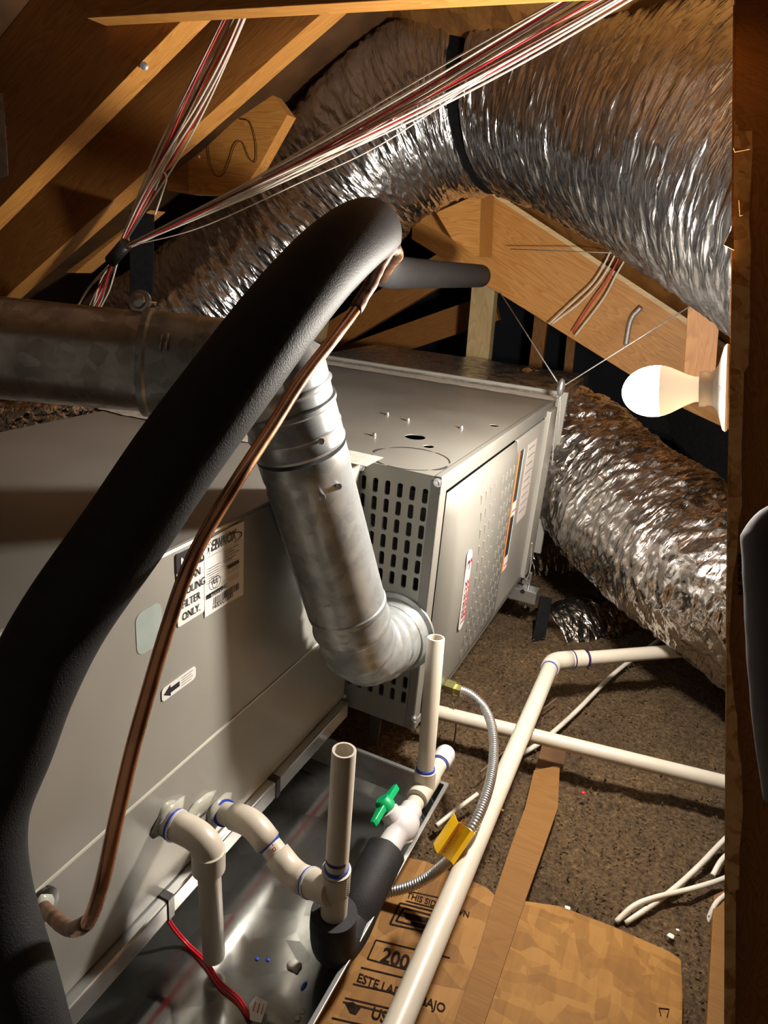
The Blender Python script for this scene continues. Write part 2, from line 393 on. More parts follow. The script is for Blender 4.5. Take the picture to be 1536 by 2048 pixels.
# --- left rafters (near one nailed to the collar tie)
RAFT = []
labels = ['left pine rafter nearest the camera with a nail in its lit lower edge', 'second pine rafter from the left, its lit edge crossing behind the wire bundle']
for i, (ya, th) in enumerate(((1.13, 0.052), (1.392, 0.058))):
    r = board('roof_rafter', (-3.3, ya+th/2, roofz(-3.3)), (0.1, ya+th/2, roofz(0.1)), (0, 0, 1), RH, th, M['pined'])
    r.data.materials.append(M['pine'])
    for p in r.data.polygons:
        if p.normal.y < -0.9: p.material_index = 1  # lit underside painted in a lighter pine than the shaded sides
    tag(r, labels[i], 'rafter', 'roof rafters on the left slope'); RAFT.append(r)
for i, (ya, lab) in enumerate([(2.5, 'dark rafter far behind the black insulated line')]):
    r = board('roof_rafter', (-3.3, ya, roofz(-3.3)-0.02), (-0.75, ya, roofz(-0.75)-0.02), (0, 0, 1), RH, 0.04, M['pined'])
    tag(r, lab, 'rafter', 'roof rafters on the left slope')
# collar tie across the top
bl = W(212, 52, y=1.13)
z = bl.z
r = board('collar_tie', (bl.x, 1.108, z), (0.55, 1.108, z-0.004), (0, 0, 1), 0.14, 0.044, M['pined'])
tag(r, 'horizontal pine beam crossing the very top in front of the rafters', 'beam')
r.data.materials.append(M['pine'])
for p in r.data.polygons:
    if p.normal.y < -0.9: p.material_index = 1  # light on the beam's underside put into the colour, sides kept darker
# nails
def nail(px, py, d, lab, size=0.006, dirv=None):
    p = W(px, py, d=d); ax = dirv or (W(px, py, d=d*0.9)-p)
    o = lathe_at('nail', p, ax, [(-0.02, 0.0018), (0, 0.0018), (0.0004, size), (0.002, size), (0.003, size*0.6)], M['zinc'], seg=14)
    tag(o, lab, 'nail')
nail(288, 132, 1.27, 'nail head in the lit edge of the nearest left rafter', 0.007)
nail(424, 3, 1.16, 'nail head in the top beam above the wires', 0.006)
nail(398, 314, 1.62, 'dark nail in the wood block beside the second rafter', 0.003)
# steel plate at far left edge
o = ngon('nail_plate', [W(-30, 190, d=1.25), W(6, 186, d=1.25), W(16, 350, d=1.25), W(-30, 365, d=1.25)], 0.002, M['galvd'])
tag(o, 'grey steel plate on the dark wood at the left edge of the picture', 'metal plate')
# blocks behind the second rafter
def prism_px(name, pts, y, depth, mat, lab, cat='wood block', group=None, dirv=(0, 1, 0)):
    o = ngon(name, [W(a, b, y=y) for a, b in pts], depth, mat, dirv=dirv, bevel=0.0008); return tag(o, lab, cat, group)
prism_px('blocking', [(376, 322), (400, 305), (470, 240), (545, 190), (575, 230), (520, 330), (478, 392), (376, 388)], 1.66, 0.04, M['pine'], 'pine block with pencil marks between second rafter and foil duct')
prism_px('blocking', [(130, 545), (270, 440), (300, 420), (150, 546)], 1.52, 0.06, M['pine'], 'small pine wedge under second rafter left of the wire bundle')
# pencil squiggle on the block is a flat mark
bm = bmesh.new(); sq = [(416, 285), (420, 325), (430, 350), (445, 350), (458, 325), (470, 290), (485, 285), (500, 318), (512, 322), (512, 285), (500, 245), (478, 238)]
o = tube('pencil_mark', [W(a, b, y=1.656) for a, b in sq], 0.0009, M['inkb'], seg=6)
o.parent = bpy.data.objects['blocking']
ngon('end_grain', [W(a, b, y=1.662) for a, b in ((338, 352), (376, 322), (376, 388), (333, 380))], 0.06, M['pined'], bpy.data.objects['blocking'], dirv=(0, 1, 0))
# --- right slope: hip rafter, sheathing beyond it, its cripple block
YR = 2.45
def rb(px, py): return W(px, py, y=YR)
Rn = [rb(800, 440), rb(880, 330), rb(975, 385), rb(1120, 478), rb(1460, 712), rb(1520, 930), rb(1440, 895), rb(1180, 692)]
o = ngon('hip_rafter', [rb(823, 478), rb(830, 300), rb(975, 385), rb(1380, 650), rb(1530, 752), rb(1560, 930), rb(1420, 850), rb(1180, 700), rb(980, 575)], 0.04, M['pine'], dirv=(0, 1, 0), bevel=0.001)
# turn grain along the board
def regrain(o, ang):
    c = sum((v.co for v in o.data.vertices), Vector())/len(o.data.vertices)
    R = Matrix.Translation(c) @ Matrix.Rotation(ang, 4, 'Y'); o.data.transform(R.inverted()); o.matrix_basis = o.matrix_basis @ R
regrain(o, 0.45)
tag(o, 'broad lit pine rafter sloping down right behind the foil duct', 'rafter')
a = rb(975, 385); b = rb(1530, 752)
up = Vector((0, -1, 0.62))
o = ngon('ceiling', [a+(a-b)*0.9+Vector((0, .04, 0)), b+(b-a)*0.5+Vector((0, .04, 0)), b+(b-a)*0.5+up*1.6, a+(a-b)*0.9+up*1.6], 0.012, M['osbs'], dirv=(0, 0.4, 0.9))
tag(o, kind='structure')
o = ngon('trim_1', [a+Vector((0, -.004, 0)), b+Vector((0, -.004, 0)), b+Vector((0, -.004, .016)), a+Vector((0, -.004, .016))], 0.03, M['pinelt'], dirv=(0, 1, 0)); tag(o, kind='structure')
prism_px('jack_rafter_end', [(872, 425), (962, 385), (958, 512), (950, 512), (905, 480)], 2.3, 0.14, M['pine'], 'pointed pine rafter end showing end grain beneath the foil duct', 'rafter')
# studs
def stud(px0, py0, px1, py1, y, w, mat, lab, group='studs behind the furnace'):
    o = board('wall_stud', W(px1, py1, y=y), W(px0, py0, y=y), (0, 1, 0), w*0.5, w, mat, drop=0.0)
    tag(o, lab, 'stud', group)
stud(975, 480, 950, 760, 2.75, 0.095, M['pinelt'], 'pale pine stud standing right behind the furnace top')
stud(1086, 600, 1060, 820, 3.2, 0.06, M['pined'], 'dark brown stud right of the pale one behind the wire cable')
stud(1150, 600, 1125, 850, 3.25, 0.04, M['pined'], 'thin dark stud in the gap left of the lit bulb')
stud(640, 600, 608, 800, 2.75, 0.08, M['pinelt'], 'pale stud half hidden between black line and copper tube')
stud(1412, 560, 1395, 800, 2.0, 0.075, M['pined'], 'brown stud above the lit bulb near the right board')
# raking dark members under the hip
for (p, q, y, lab) in (((500, 800), (930, 545), 2.9, 'dark raking board behind the copper tube'), ((640, 760), (1000, 640), 3.1, 'lower dark raking board behind the furnace')):
    tag(board('brace_board', W(*p, y=y), W(*q, y=y), (0, 0, 1), 0.12, 0.04, M['pined']), lab, 'board', 'raking boards in the dark')
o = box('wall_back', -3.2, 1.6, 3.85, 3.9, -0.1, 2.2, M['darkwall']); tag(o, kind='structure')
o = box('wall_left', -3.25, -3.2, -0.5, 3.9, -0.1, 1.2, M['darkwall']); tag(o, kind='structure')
o = box('wall_right', 1.15, 1.2, -0.5, 3.9, -0.1, 2.6, M['ply']); tag(o, kind='structure')

# ================================================================== RIGHT BOARD, STUD, LAMP
DB = 0.93
left = [(1468, -60), (1468, 30), (1468, 300), (1466, 500), (1462, 650), (1459, 800), (1455, 950), (1452, 1200), (1450, 1500), (1449, 1800), (1448, 2100)]
right = [(1470, 2100), (1472, 1800), (1471, 1782), (1478, 1778), (1480, 1690), (1486, 1620), (1483, 1530), (1476, 1500), (1474, 1430), (1468, 1400), (1463, 1340), (1458, 1290), (1460, 1240), (1466, 1150), (1474, 1110), (1476, 1060), (1484, 1010), (1483, 900), (1487, 800), (1488, 745), (1497, 730), (1500, 640), (1500, 560), (1502, 500), (1498, 440), (1505, 300), (1504, 262), (1470, 262), (1476, 262), (1474, -60)]
osbw = empty('strand_board', W(1460, 1900, d=DB), label='upright strand board at right seen edge on, carrying the lampholder', cat='board')
bd = (W(1464, 620, d=1.5)-W(1464, 620, d=0.9)).normalized()
o = ngon('board_sheet', [W(a, b, d=DB-0.00004*(b-600)) for a, b in left+right], 0.30, M['osbe'], osbw, dirv=bd)
# splinters
for (a, b, c, d, e, g) in ((1467, 296, 1500, 298, 1470, 304), (1478, 400, 1486, 430, 1480, 432), (1455, 1066, 1478, 1062, 1458, 1072), (1450, 1716, 1474, 1722, 1452, 1722), (1463, 355, 1468, 360, 1430, 450), (1467, 450, 1468, 500, 1448, 490)):
    tag(ngon('splinter', [W(a, b, d=DB-0.01), W(c, d, d=DB-0.012), W(e, g, d=DB-0.01)], 0.0012, M['pine'], osbw, dirv=FF), label='lighter torn wood splinter')
st = empty('framing_stud', W(1500, 2100, d=0.95), label='dark brown framing lumber at the right edge behind the strand board', cat='stud')
o = ngon('stud_face', [W(1466, 10, d=0.95), W(1700, 0, d=0.95), W(1700, 2150, d=0.90), W(1449, 2150, d=0.90)], 0.05, M['pined'], st, dirv=bd)
c_ = sum((v.co for v in o.data.vertices), Vector())/8
R_ = Matrix.Translation(c_) @ Matrix.Rotation(math.pi/2, 4, 'Y'); o.data.transform(R_.inverted()); o.matrix_basis = o.matrix_basis @ R_
o = ngon('stud_edge', [W(1500, 265, d=0.944), W(1700, 262, d=0.944), W(1700, -60, d=0.944), W(1471, -60, d=0.944), W(1471, 262, d=0.944)], 0.004, M['pined'], st, dirv=bd)
text('stamp', 'MADE IN', W(1477, 1108, d=0.918), DD, RR, 0.0135, M['inkb'], st, bold=0.0004)
# grey wrapped thing at lower right edge
wp = resample([W(1548, 1010, d=0.7), W(1556, 1150, d=0.7), W(1572, 1400, d=0.69), W(1600, 1600, d=0.68)], 60)
bm = bmesh.new(); tube_bm(bm, wp, lambda i, s, a: 0.032*min(1, math.sqrt(max(0.02, s/0.03)))*(1+0.03*noisy((s*30, a, 0), 1)), 28)
tag(link('wrapped_line', bm, M['wrap']), 'blurry grey plastic wrapped line at lower right edge in front of the stud', 'pipe')
# lamp
lp = W(1457, 776, d=1.0); bc = W(1295, 783, d=1.0)
vv = (lp-Vector((0, 0, CAMZ))).normalized(); bc = bc-vv*(bc-lp).dot(vv)
ax = (bc-lp).normalized(); LS = 1.115
def lsc(pr): return [(h*LS, r*LS) for h, r in pr]
lamp = empty('lampholder', lp, label='white porcelain lampholder screwed to the upright strand board', cat='lampholder')
lathe_at('base_plate', lp, ax, lsc([(0.0, 0.054), (0.001, 0.055), (0.003, 0.056), (0.006, 0.053), (0.009, 0.042), (0.012, 0.031), (0.016, 0.0245), (0.018, 0.023)]), M['white'], lamp, 48)
lathe_at('socket_collar', lp, ax, lsc([(0.014, 0.023), (0.024, 0.0215), (0.0265, 0.0228), (0.034, 0.0228), (0.0345, 0.018)]), M['white'], lamp, 48)
sp = lp+ax*0.008*LS-vv*0.038*LS
lathe_at('screw', sp, ax, [(-0.004, 0.003), (0, 0.0045), (0.002, 0.0045), (0.003, 0.003)], M['zinc'], lamp, 12)
bulb = empty('light_bulb', bc, label='glowing white globe bulb in the porcelain holder', cat='bulb')
lathe_at('bulb_collar', lp, ax, lsc([(0.0345, 0.016), (0.040, 0.0165), (0.048, 0.0195), (0.058, 0.0245), (0.068, 0.0295), (0.076, 0.0325), (0.081, 0.0334)]), M['cream'], bulb, 48)
lathe_at('globe', lp, ax, lsc([(0.081, 0.0334)]+[(0.088+0.042*math.sin(t), 0.0338*math.cos(t)) for t in [x*math.pi/2/12 for x in range(0, 13)]]), M['glow'], bulb, 32)

# ================================================================== FURNACE
XF = -0.348; YF = 1.012; ZT = 0.668; ZB = 0.192; XL = -1.035; YB = 1.85
fur = empty('furnace', ((XF+XL)/2, (YF+YB)/2, ZB), label='large beige grey horizontal furnace with slotted end panel and louvred door', cat='furnace')
def cell(bm, u0, u1, v0, v1, inner, P, thick):
    """rect cell with a hole; inner = 4 lists of points per corner (uv), P maps (u,v,w)->xyz"""
    cor = [(u0, v0), (u1, v0), (u1, v1), (u0, v1)]
    for w in (0,):
        C = [bm.verts.new(P(u, v, w)) for u, v in cor]
        I = [[bm.verts.new(P(u, v, w)) for u, v in q] for q in inner]
        B = [[bm.verts.new(P(u, v, thick)) for u, v in q] for q in inner]
        for i in range(4):
            j = (i+1) % 4
            bm.faces.new((C[i], C[j], I[j][0], I[i][-1]))
            for a in range(len(I[i])-1): bm.faces.new((C[i], I[i][a+1], I[i][a]))
        Il = [v for q in I for v in q]; Bl = [v for q in B for v in q]
        for a in range(len(Il)):
            b2 = (a+1) % len(Il); bm.faces.new((Il[a], Il[b2], Bl[b2], Bl[a]))
def rr(u0, u1, v0, v1, r, n=3):
    out = []
    for cx, cy, a0 in ((u0+r, v0+r, math.pi), (u1-r, v0+r, 1.5*math.pi), (u1-r, v1-r, 0), (u0+r, v1-r, .5*math.pi)):
        out.append([(cx+r*math.cos(a0+math.pi/2*i/(n-1)), cy+r*math.sin(a0+math.pi/2*i/(n-1))) for i in range(n)])
    return out
def panel(bm, U, Vv, holes, P, thick):
    """holes: list of (u0,u1,v0,v1,r)"""
    us = sorted(set(U)); vs = sorted(set(Vv))
    cells = {}
    for h in holes:
        m = 0.0015
        cells[h] = (h[0]-m, h[1]+m, h[2]-m, h[3]+m)
    for c in cells.values(): us += [c[0], c[1]]; vs += [c[2], c[3]]
    def uniq(l):
        l = sorted(l); o = [l[0]]
        for x in l[1:]:
            if x-o[-1] > 1e-6: o.append(x)
        return o
    us = uniq(us); vs = uniq(vs)
    for i in range(len(us)-1):
        for j in range(len(vs)-1):
            cu = (us[i]+us[i+1])/2; cv = (vs[j]+vs[j+1])/2
            if any(c[0] < cu < c[1] and c[2] < cv < c[3] for c in cells.values()): continue
            bm.faces.new([bm.verts.new(P(u, v, 0)) for u, v in ((us[i], vs[j]), (us[i+1], vs[j]), (us[i+1], vs[j+1]), (us[i], vs[j+1]))])
    for h, c in cells.items(): cell(bm, c[0], c[1], c[2], c[3], rr(h[0], h[1], h[2], h[3], h[4], 3 if h[4] < 0.006 else 7), P, thick)
    bmesh.ops.remove_doubles(bm, verts=bm.verts, dist=1e-5)
# cabinet body (set back so the louvred panel has depth behind it)
box('cabinet', XL, XF-0.004, YF+0.05, YB, ZB, ZT-0.05, M['inner'], fur)
# end panel, with slots
holes = []
colx = [W(px, 992, y=YF).x for px in (749, 773.5, 799, 824.5, 850)]
colx = [colx[0]+(colx[4]-colx[0])*i/4 for i in range(5)]
rowz = [W(848, 992+36.8*i-0.1*i*i, y=YF).z for i in range(6)]
zlow = [W(812, 1363, y=YF).z, W(809, 1396, y=YF).z]
rz = [rowz[0]+(rowz[5]-rowz[0])*i/5 for i in range(6)]; dz = (rz[0]-rz[5])/5
for x in colx + [colx[0]-(colx[1]-colx[0])]:
    for z in rz + [zlow[1], zlow[1]+dz]:
        holes.append((x-0.0048, x+0.0048, z-0.0125, z+0.0125, 0.0035))
bm = bmesh.new()
panel(bm, [XL, XF], [ZB-0.012, ZT], holes, lambda u, v, w: (u, YF+w, v), 0.005)
o = link('louvred_end_panel', bm, M['furn'], fur)
# top panel with holes
h1 = W(830, 874, z=ZT); h2 = W(857, 893, z=ZT); h3 = W(988, 851, z=ZT); kn = W(822, 917, z=ZT)
holes = [(h1.x-.020, h1.x+.020, h1.y-.020, h1.y+.020, .01999), (h2.x-.010, h2.x+.010, h2.y-.010, h2.y+.010, .00999), (h3.x-.010, h3.x+.010, h3.y-.010, h3.y+.010, .00999)]
bm = bmesh.new(); panel(bm, [XL, XF], [YF, YB], holes, lambda u, v, w: (u, v, ZT-w), 0.0015)
link('top_panel', bm, M['furn'], fur)
box('top_edge_fold', XF-0.012, XF+0.0015, YF-0.002, YB, ZT-0.030, ZT+0.0012, M['greylt'], fur, 0.002)
box('corner_fold', XF-0.018, XF+0.001, YF-0.0015, YF+0.03, ZB-0.012, ZT-0.006, M['greylt'], fur, 0.003)
# knock-out arcs: flat black crescents, the shade inside the cuts painted on
def arc(cx, cy, r0, r1, a0, a1, z=ZT+0.0006):
    bm = bmesh.new(); n = 18; a = []; b = []
    for i in range(n+1):
        t = a0+(a1-a0)*i/n; w = math.sin(math.pi*i/n)**0.5 if r1-r0 > 0.004 else 1
        a.append(bm.verts.new((cx+r0*math.cos(t), cy+r0*math.sin(t), z))); rr_ = r0+(r1-r0)*max(0.25, w)
        b.append(bm.verts.new((cx+rr_*math.cos(t), cy+rr_*math.sin(t), z)))
    for i in range(n): bm.faces.new((a[i], a[i+1], b[i+1], b[i]))
    link('knockout_slot', bm, M['hole'], fur)
kr = 0.5*(W(905, 920, z=ZT)-W(741, 912, z=ZT)).length*0.92
for a0, a1, w in ((0.25, 1.25, .0022), (1.35, 2.6, .005), (3.5, 4.4, .005), (4.5, 5.55, .0022), (5.65, 6.25, .007), (2.75, 3.3, .006)):
    arc(kn.x, kn.y, kr, kr+w, a0, a1)
# screws
def screw(p, n, par, r=0.0055, hgt=0.006, mat='zinc'):
    n = Vector(n)
    return lathe_at('screw', Vector(p), n, [(-0.004, 0.002), (0.0002, 0.002), (0.0004, r*1.35), (0.0014, r*1.35), (0.0016, r), (hgt, r*0.95), (hgt+0.0008, r*0.6)], M[mat], par, 12)
for px, py in ((722, 934), (876, 965)): screw(W(px, py, y=YF-0.001), (0, -1, 0), fur)
for px, py in ((688, 1392), (829, 1436)): screw(W(px, py, y=YF-0.001), (0, -1, 0), fur, 0.0045)
for px, py in ((775, 826), (816, 838), (749, 868), (923, 853)): screw(W(px, py+4, z=ZT), (0, 0, 1), fur, 0.0035, 0.006)
# main door on the right face: bulged panel
yd0 = YF+0.030; yd1 = W(1030, 900, x=XF).y
bm = bmesh.new(); nu, nv = 26, 30; zt = ZT-0.034; zb = ZB+0.004
G = []
for i in range(nu+1):
    row = []
    for j in range(nv+1):
        u = i/nu; v = j/nv; e = min(u, 1-u)*(yd1-yd0); g = min(v, 1-v)*(zt-zb)
        s = min(1, e/0.022)*min(1, g/0.022); s = s*s*(3-2*s)
        b_ = 0.012*s + 0.016*s*math.sin(math.pi*v)*math.sin(math.pi*min(1, u*0.7+0.3))
        row.append(bm.verts.new((XF+0.002+b_, yd0+u*(yd1-yd0), zb+v*(zt-zb))))
    G.append(row)
for i in range(nu):
    for j in range(nv): bm.faces.new((G[i][j], G[i+1][j], G[i+1][j+1], G[i][j+1])).smooth = True
door = link('main_door', bm, M['greylt'], fur)
def doorx(y, z):
    u = (y-yd0)/(yd1-yd0); v = (z-zb)/(zt-zb); u = min(.999, max(.001, u)); v = min(.999, max(.001, v))
    e = min(u, 1-u)*(yd1-yd0); g = min(v, 1-v)*(zt-zb); s = min(1, e/0.022)*min(1, g/0.022); s = s*s*(3-2*s)
    return XF+0.002+0.012*s + 0.016*s*math.sin(math.pi*v)*math.sin(math.pi*min(1, u*0.7+0.3))
# fine louvres pressed in the door : two groups of four columns
lv = None
ga = [W(px, py, x=XF+.022).y for px, py in ((950, 1010), (963, 1003), (975, 996), (988, 988))]
gb = [W(px, py, x=XF+.022).y for px, py in ((1000, 965), (1006, 960), (1012, 955), (1018, 950))]
ztop = W(975, 996, x=XF+.022).z
y_a0 = yd0+0.36*(yd1-yd0); st_y = (yd1-yd0)*0.075
for gi, base in enumerate((0.34, 0.68)):
    for c in range(4):
        y = yd0+(base+c*0.068)*(yd1-yd0)
        for r in range(11):
            z = ZT-0.085-r*0.033
            if lv is None:
                bm = bmesh.new(); addbox(bm, -0.002, 0.0022, -0.0028, 0.0028, -0.0095, 0.0095)
                lv = link('louvre', bm, M['greylt'], door, bevel=0.0015); o = lv
            else:
                o = lv.copy(); COL.objects.link(o); o.parent = door
            o.parent = door; o.matrix_parent_inverse = pw(door).inverted(); o.matrix_basis = Matrix.Translation((doorx(y, z), y, z))
# access panel behind the door with labels
box('access_panel', XF-0.004, XF+0.003, yd1+0.002, YB-0.10, ZB+0.004, ZT-0.034, M['grey'], fur, 0.002)
box('rear_flange', XF-0.003, XF+0.012, YB-0.09, YB-0.004, ZB-0.004, ZT-0.016, M['grey'], fur, 0.002)
box('bottom_fold', XF-0.012, XF+0.003, YF, YB, ZB-0.012, ZB+0.006, M['greylt'], fur, 0.002)
def plate(name, x, y0_, y1_, z0_, z1_, mat, par, r=0.0, th=0.0005, shear=0.0):
    pts = [(y0_, z0_), (y1_, z0_), (y1_, z1_), (y0_, z1_)] if not r else [q for c in rr(y0_, y1_, z0_, z1_, r, 5) for q in c]
    return ngon(name, [Vector((x, y, z)) for y, z in pts], th, mat, par, dirv=(1, 0, 0))
xa = XF+0.0032; yl = yd1+0.03
plate('warning_label', xa, yl, yl+0.045, 0.30, 0.60, M['ink'], fur)
plate('label_band', xa+0.0006, yl, yl+0.010, 0.30, 0.60, M['orange'], fur)
plate('label_band', xa+0.0006, yl+0.010, yl+0.042, 0.44, 0.475, M['paper'], fur)
plate('label_band', xa+0.0006, yl+0.010, yl+0.042, 0.30, 0.335, M['paper'], fur)
plate('label_band', xa+0.0006, yl+0.042, yl+0.048, 0.30, 0.60, M['bluegrey'], fur)
for zz in (0.45, 0.31): text('label_print', 'WARNING', (xa+0.0014, yl+0.014, zz), (0, 1, 0), (0, 0, 1), 0.0075, M['redink'], fur)
plate('rating_label', xa, yl+0.085, yl+0.17, 0.40, 0.60, M['paperd'], fur)
for i in range(9): plate('label_line', xa+0.0006, yl+0.09, yl+0.15+0.01*(i % 2), 0.585-0.02*i, 0.588-0.02*i, M['inkg'], fur)
# logo plate on the door, text reads upward
lg0 = W(935, 1105, x=XF+.022); lg1 = W(925, 1232, x=XF+.022)
ly = yd0+0.20*(yd1-yd0); zc = (lg0.z+lg1.z)/2; hh = 0.082
bm = bmesh.new(); pts = [q for c in rr(ly-0.015, ly+0.015, zc-hh, zc+hh, 0.0149, 7) for q in c]
a = [bm.verts.new((doorx(y, z)+0.0015, y, z)) for y, z in pts]; bm.faces.new(a)
ext = bmesh.ops.extrude_face_region(bm, geom=bm.faces[:]); bmesh.ops.translate(bm, vec=(0.0012, 0, 0), verts=[v for v in ext['geom'] if isinstance(v, bmesh.types.BMVert)])
link('logo_plate', bm, M['plate'], fur)
text('logo_print', 'LENNOX', (doorx(ly, zc)+0.0036, ly+0.0085, zc-hh+0.018), (0, 0, 1), (0, -1, 0), 0.021, M['logored'], fur, bold=0.0004, sx=1.05)
bm = bmesh.new(); n = 20; A = []; B = []
for i in range(n+1):
    t = -1.9+3.8*i/n; cy = ly; cz = zc+hh*0.62
    A.append(bm.verts.new((doorx(ly, zc)+0.0036, cy+0.0085*math.sin(t), cz+0.016*math.cos(t))))
    B.append(bm.verts.new((doorx(ly, zc)+0.0036, cy+0.0062*math.sin(t), cz-0.003+0.012*math.cos(t))))
for i in range(n): bm.faces.new((A[i], A[i+1], B[i+1], B[i]))
link('logo_swoosh', bm, M['logored'], fur)
# tape seam across the furnace top at its far end, then the plenum
bm = bmesh.new(); n = 60; ta = W(640, 733, z=ZT+.002); tb = W(1112, 803, z=ZT+.002)
A = []; B = []
for i in range(n+1):
    x = XL-0.1+(XF+0.004-XL+0.1)*i/n; j = 0.006*noisy((x, 0, 0), 25)
    A.append(bm.verts.new((x, YB-0.03+j, ZT+0.0022))); B.append(bm.verts.new((x, YB+0.035+0.006*noisy((x, 5, 0), 25), ZT+0.0022)))
for i in range(n): bm.faces.new((A[i], A[i+1], B[i+1], B[i]))
link('sealing_tape', bm, M['mastic'], fur)
ple = empty('supply_plenum', (-0.7, 2.2, 0.2), label='dull grey sheet metal plenum box behind the furnace tape seam', cat='plenum')
box('plenum_body', -1.15, XF-0.01, YB+0.002, 2.42, ZB, ZT-0.002, M['galvd'], ple, 0.002)
box('seam_rib', -1.15, XF+0.012, YB+0.10, YB+0.115, ZB, ZT+0.006, M['grey'], ple, 0.001)

# ================================================================== COIL CABINET
XC = -0.49; ZCT = 0.673; ZCB = 0.202
coil = empty('coil_cabinet', (-0.8, 0.55, ZCB), label='large plain grey coil cabinet in the left foreground with paper labels', cat='cabinet')
bm = bmesh.new(); zs = 0.375
box('upper_panel', -1.02, XC, 0.05, YF-0.004, zs+0.0012, ZCT, M['grey'], coil, 0.004)
box('lower_panel', -1.02, XC-0.0006, 0.05, YF-0.004, ZCB, zs, M['grey'], coil, 0.002)
# seam edge strip; its lit line is put into a brighter colour
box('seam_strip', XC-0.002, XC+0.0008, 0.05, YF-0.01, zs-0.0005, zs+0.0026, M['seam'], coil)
# white mastic joint on top between coil cabinet and furnace
bm = bmesh.new(); A = []; B = []
for i in range(61):
    x = -1.03+(XC+0.03+1.03)*i/60
    A.append(bm.verts.new((x, YF-0.05+0.016*noisy((x, 1, 0), 12)-0.006*noisy((x, 1, 0), 60), ZCT+0.0018))); B.append(bm.verts.new((x, YF+0.02, ZCT+0.0018)))
for i in range(60): bm.faces.new((A[i], A[i+1], B[i+1], B[i]))
link('joint_sealant', bm, M['mastic'], coil)
# labels
def facepos(px, py, off=0.0012): return W(px, py, x=XC+off)
def lab_quad(name, pts, mat, off=0.0006, th=0.0005, par=None):
    return ngon(name, [facepos(a, b, off) for a, b in pts], th, mat, par or coil, dirv=(1, 0, 0))
def facetext(s, px, py, size, mat, bold=0, sx=1, off=0.0020, px2=None, shear=0):
    p = facepos(px, py, off); return text('label_print', s, p, (0, 1, 0.0), (0, 0, 1), size, mat, coil, bold=bold, sx=sx, shear=shear)
# notice label
n0 = facepos(352, 1109); n1 = facepos(410, 1085); nb = facepos(352, 1185)
yA, yB_ = n0.y, facepos(408, 1165).y; zA = n0.z; zB_ = zA-0.093
plate('notice_label', XC+0.0008, yA, yB_, zB_, zA, M['paper'], coil, 0.003)
plate('notice_header', XC+0.0014, yA, yB_, zA-0.025, zA, M['ink'], coil, 0.003)
hN = zA-zB_; cw = yB_-yA
text('label_print', 'NOTICE', (XC+0.0024, yA+0.006, zA-0.0205), (0, 1, 0), (0, 0, 1), 0.0195, M['paper'], coil, bold=0.0006, sx=0.8)
for i, s in enumerate(('CLEAN', 'COOLING', 'FILTER', 'ONLY.')):
    text('label_print', s, (XC+0.002, yA+cw*0.5, zA-0.040-i*0.0158), (0, 1, 0), (0, 0, 1), 0.0142, M['ink'], coil, sx=0.78, align='CENTER')
# rating label
r0 = facepos(412, 1075); r1 = facepos(487, 1054); r2 = facepos(406, 1238); r3 = facepos(480, 1190)
ya, yb_ = (r0.y+r2.y)/2, (r1.y+r3.y)/2; zt_, zb_ = (r0.z+r1.z)/2, (r2.z+r3.z)/2
# slightly curled sheet
bm = bmesh.new(); nU = 10; g = []
for i in range(nU+1):
    u = i/nU; y = ya+(yb_-ya)*u; x = XC+0.0012+0.003*(u**4)
    g.append((bm.verts.new((x, y, zb_)), bm.verts.new((x, y, zt_+0.004*math.sin(u*1.6)))))
for i in range(nU): bm.faces.new((g[i][0], g[i+1][0], g[i+1][1], g[i][1])).smooth = True
rl = link('rating_label', bm, M['paper'], coil)
H = zt_-zb_; Wd = yb_-ya
def rt(s, u, v, size, mat='ink', bold=0, sx=0.8, shear=0): text('label_print', s, (XC+0.0046 if u > 0.6 else XC+0.0030, ya+u*Wd, zt_-v*H), (0, 1, 0), (0, 0, 1), size, M[mat], coil, bold=bold, sx=sx, shear=shear)
def rbx(u0, u1, v0, v1, mat='ink', off=0.0030): plate('label_mark', XC+off, ya+u0*Wd, ya+u1*Wd, zt_-v1*H, zt_-v0*H, M[mat], coil, th=0.0001)
rt('LENNOX', 0.14, 0.15, 0.019, bold=0.0003, sx=0.62, shear=0.2)
bm = bmesh.new(); A = []; B = []
for i in range(25):
    t = -1.2+3.3*i/24; A.append(bm.verts.new((XC+0.0042, ya+Wd*(0.62+0.33*math.cos(t)), zt_-H*(0.115-0.075*math.sin(t))))); B.append(bm.verts.new((XC+0.0042, ya+Wd*(0.62+0.30*math.cos(t)), zt_-H*(0.115-0.062*math.sin(t)))))
for i in range(24): bm.faces.new((A[i], A[i+1], B[i+1], B[i]))
link('label_swoosh', bm, M['ink'], coil)
for i, (u, w, v) in enumerate(((.5, .2, .24), (.72, .15, .24), (.5, .25, .28), (.5, .38, .32), (.5, .3, .36), (.5, .2, .385))): rbx(u, u+w, v, v+0.014, 'inkg')
for i in range(7): rbx(0.08, 0.42-0.03*(i % 3), 0.36+i*0.032, 0.366+i*0.032, 'inkg')
rbx(0.05, 0.95, 0.205, 0.208, 'inkg'); rbx(0.05, 0.95, 0.43, 0.433, 'inkg')
rbx(0.58, 0.9, 0.46, 0.51)
for i in range(3): rbx(0.55, 0.93, 0.53+i*0.022, 0.535+i*0.022, 'inkg')
for i in range(4): rbx(0.45, 0.92, 0.63+i*0.02, 0.634+i*0.02, 'inkg')
cc = (XC+0.0036, ya+0.26*Wd, zt_-0.585*H)
bm = bmesh.new(); A = []; B = []
for i in range(25):
    t = 2*math.pi*i/24; A.append(bm.verts.new((cc[0], cc[1]+0.0085*math.cos(t), cc[2]+0.0085*math.sin(t)))); B.append(bm.verts.new((cc[0], cc[1]+0.0075*math.cos(t), cc[2]+0.0075*math.sin(t))))
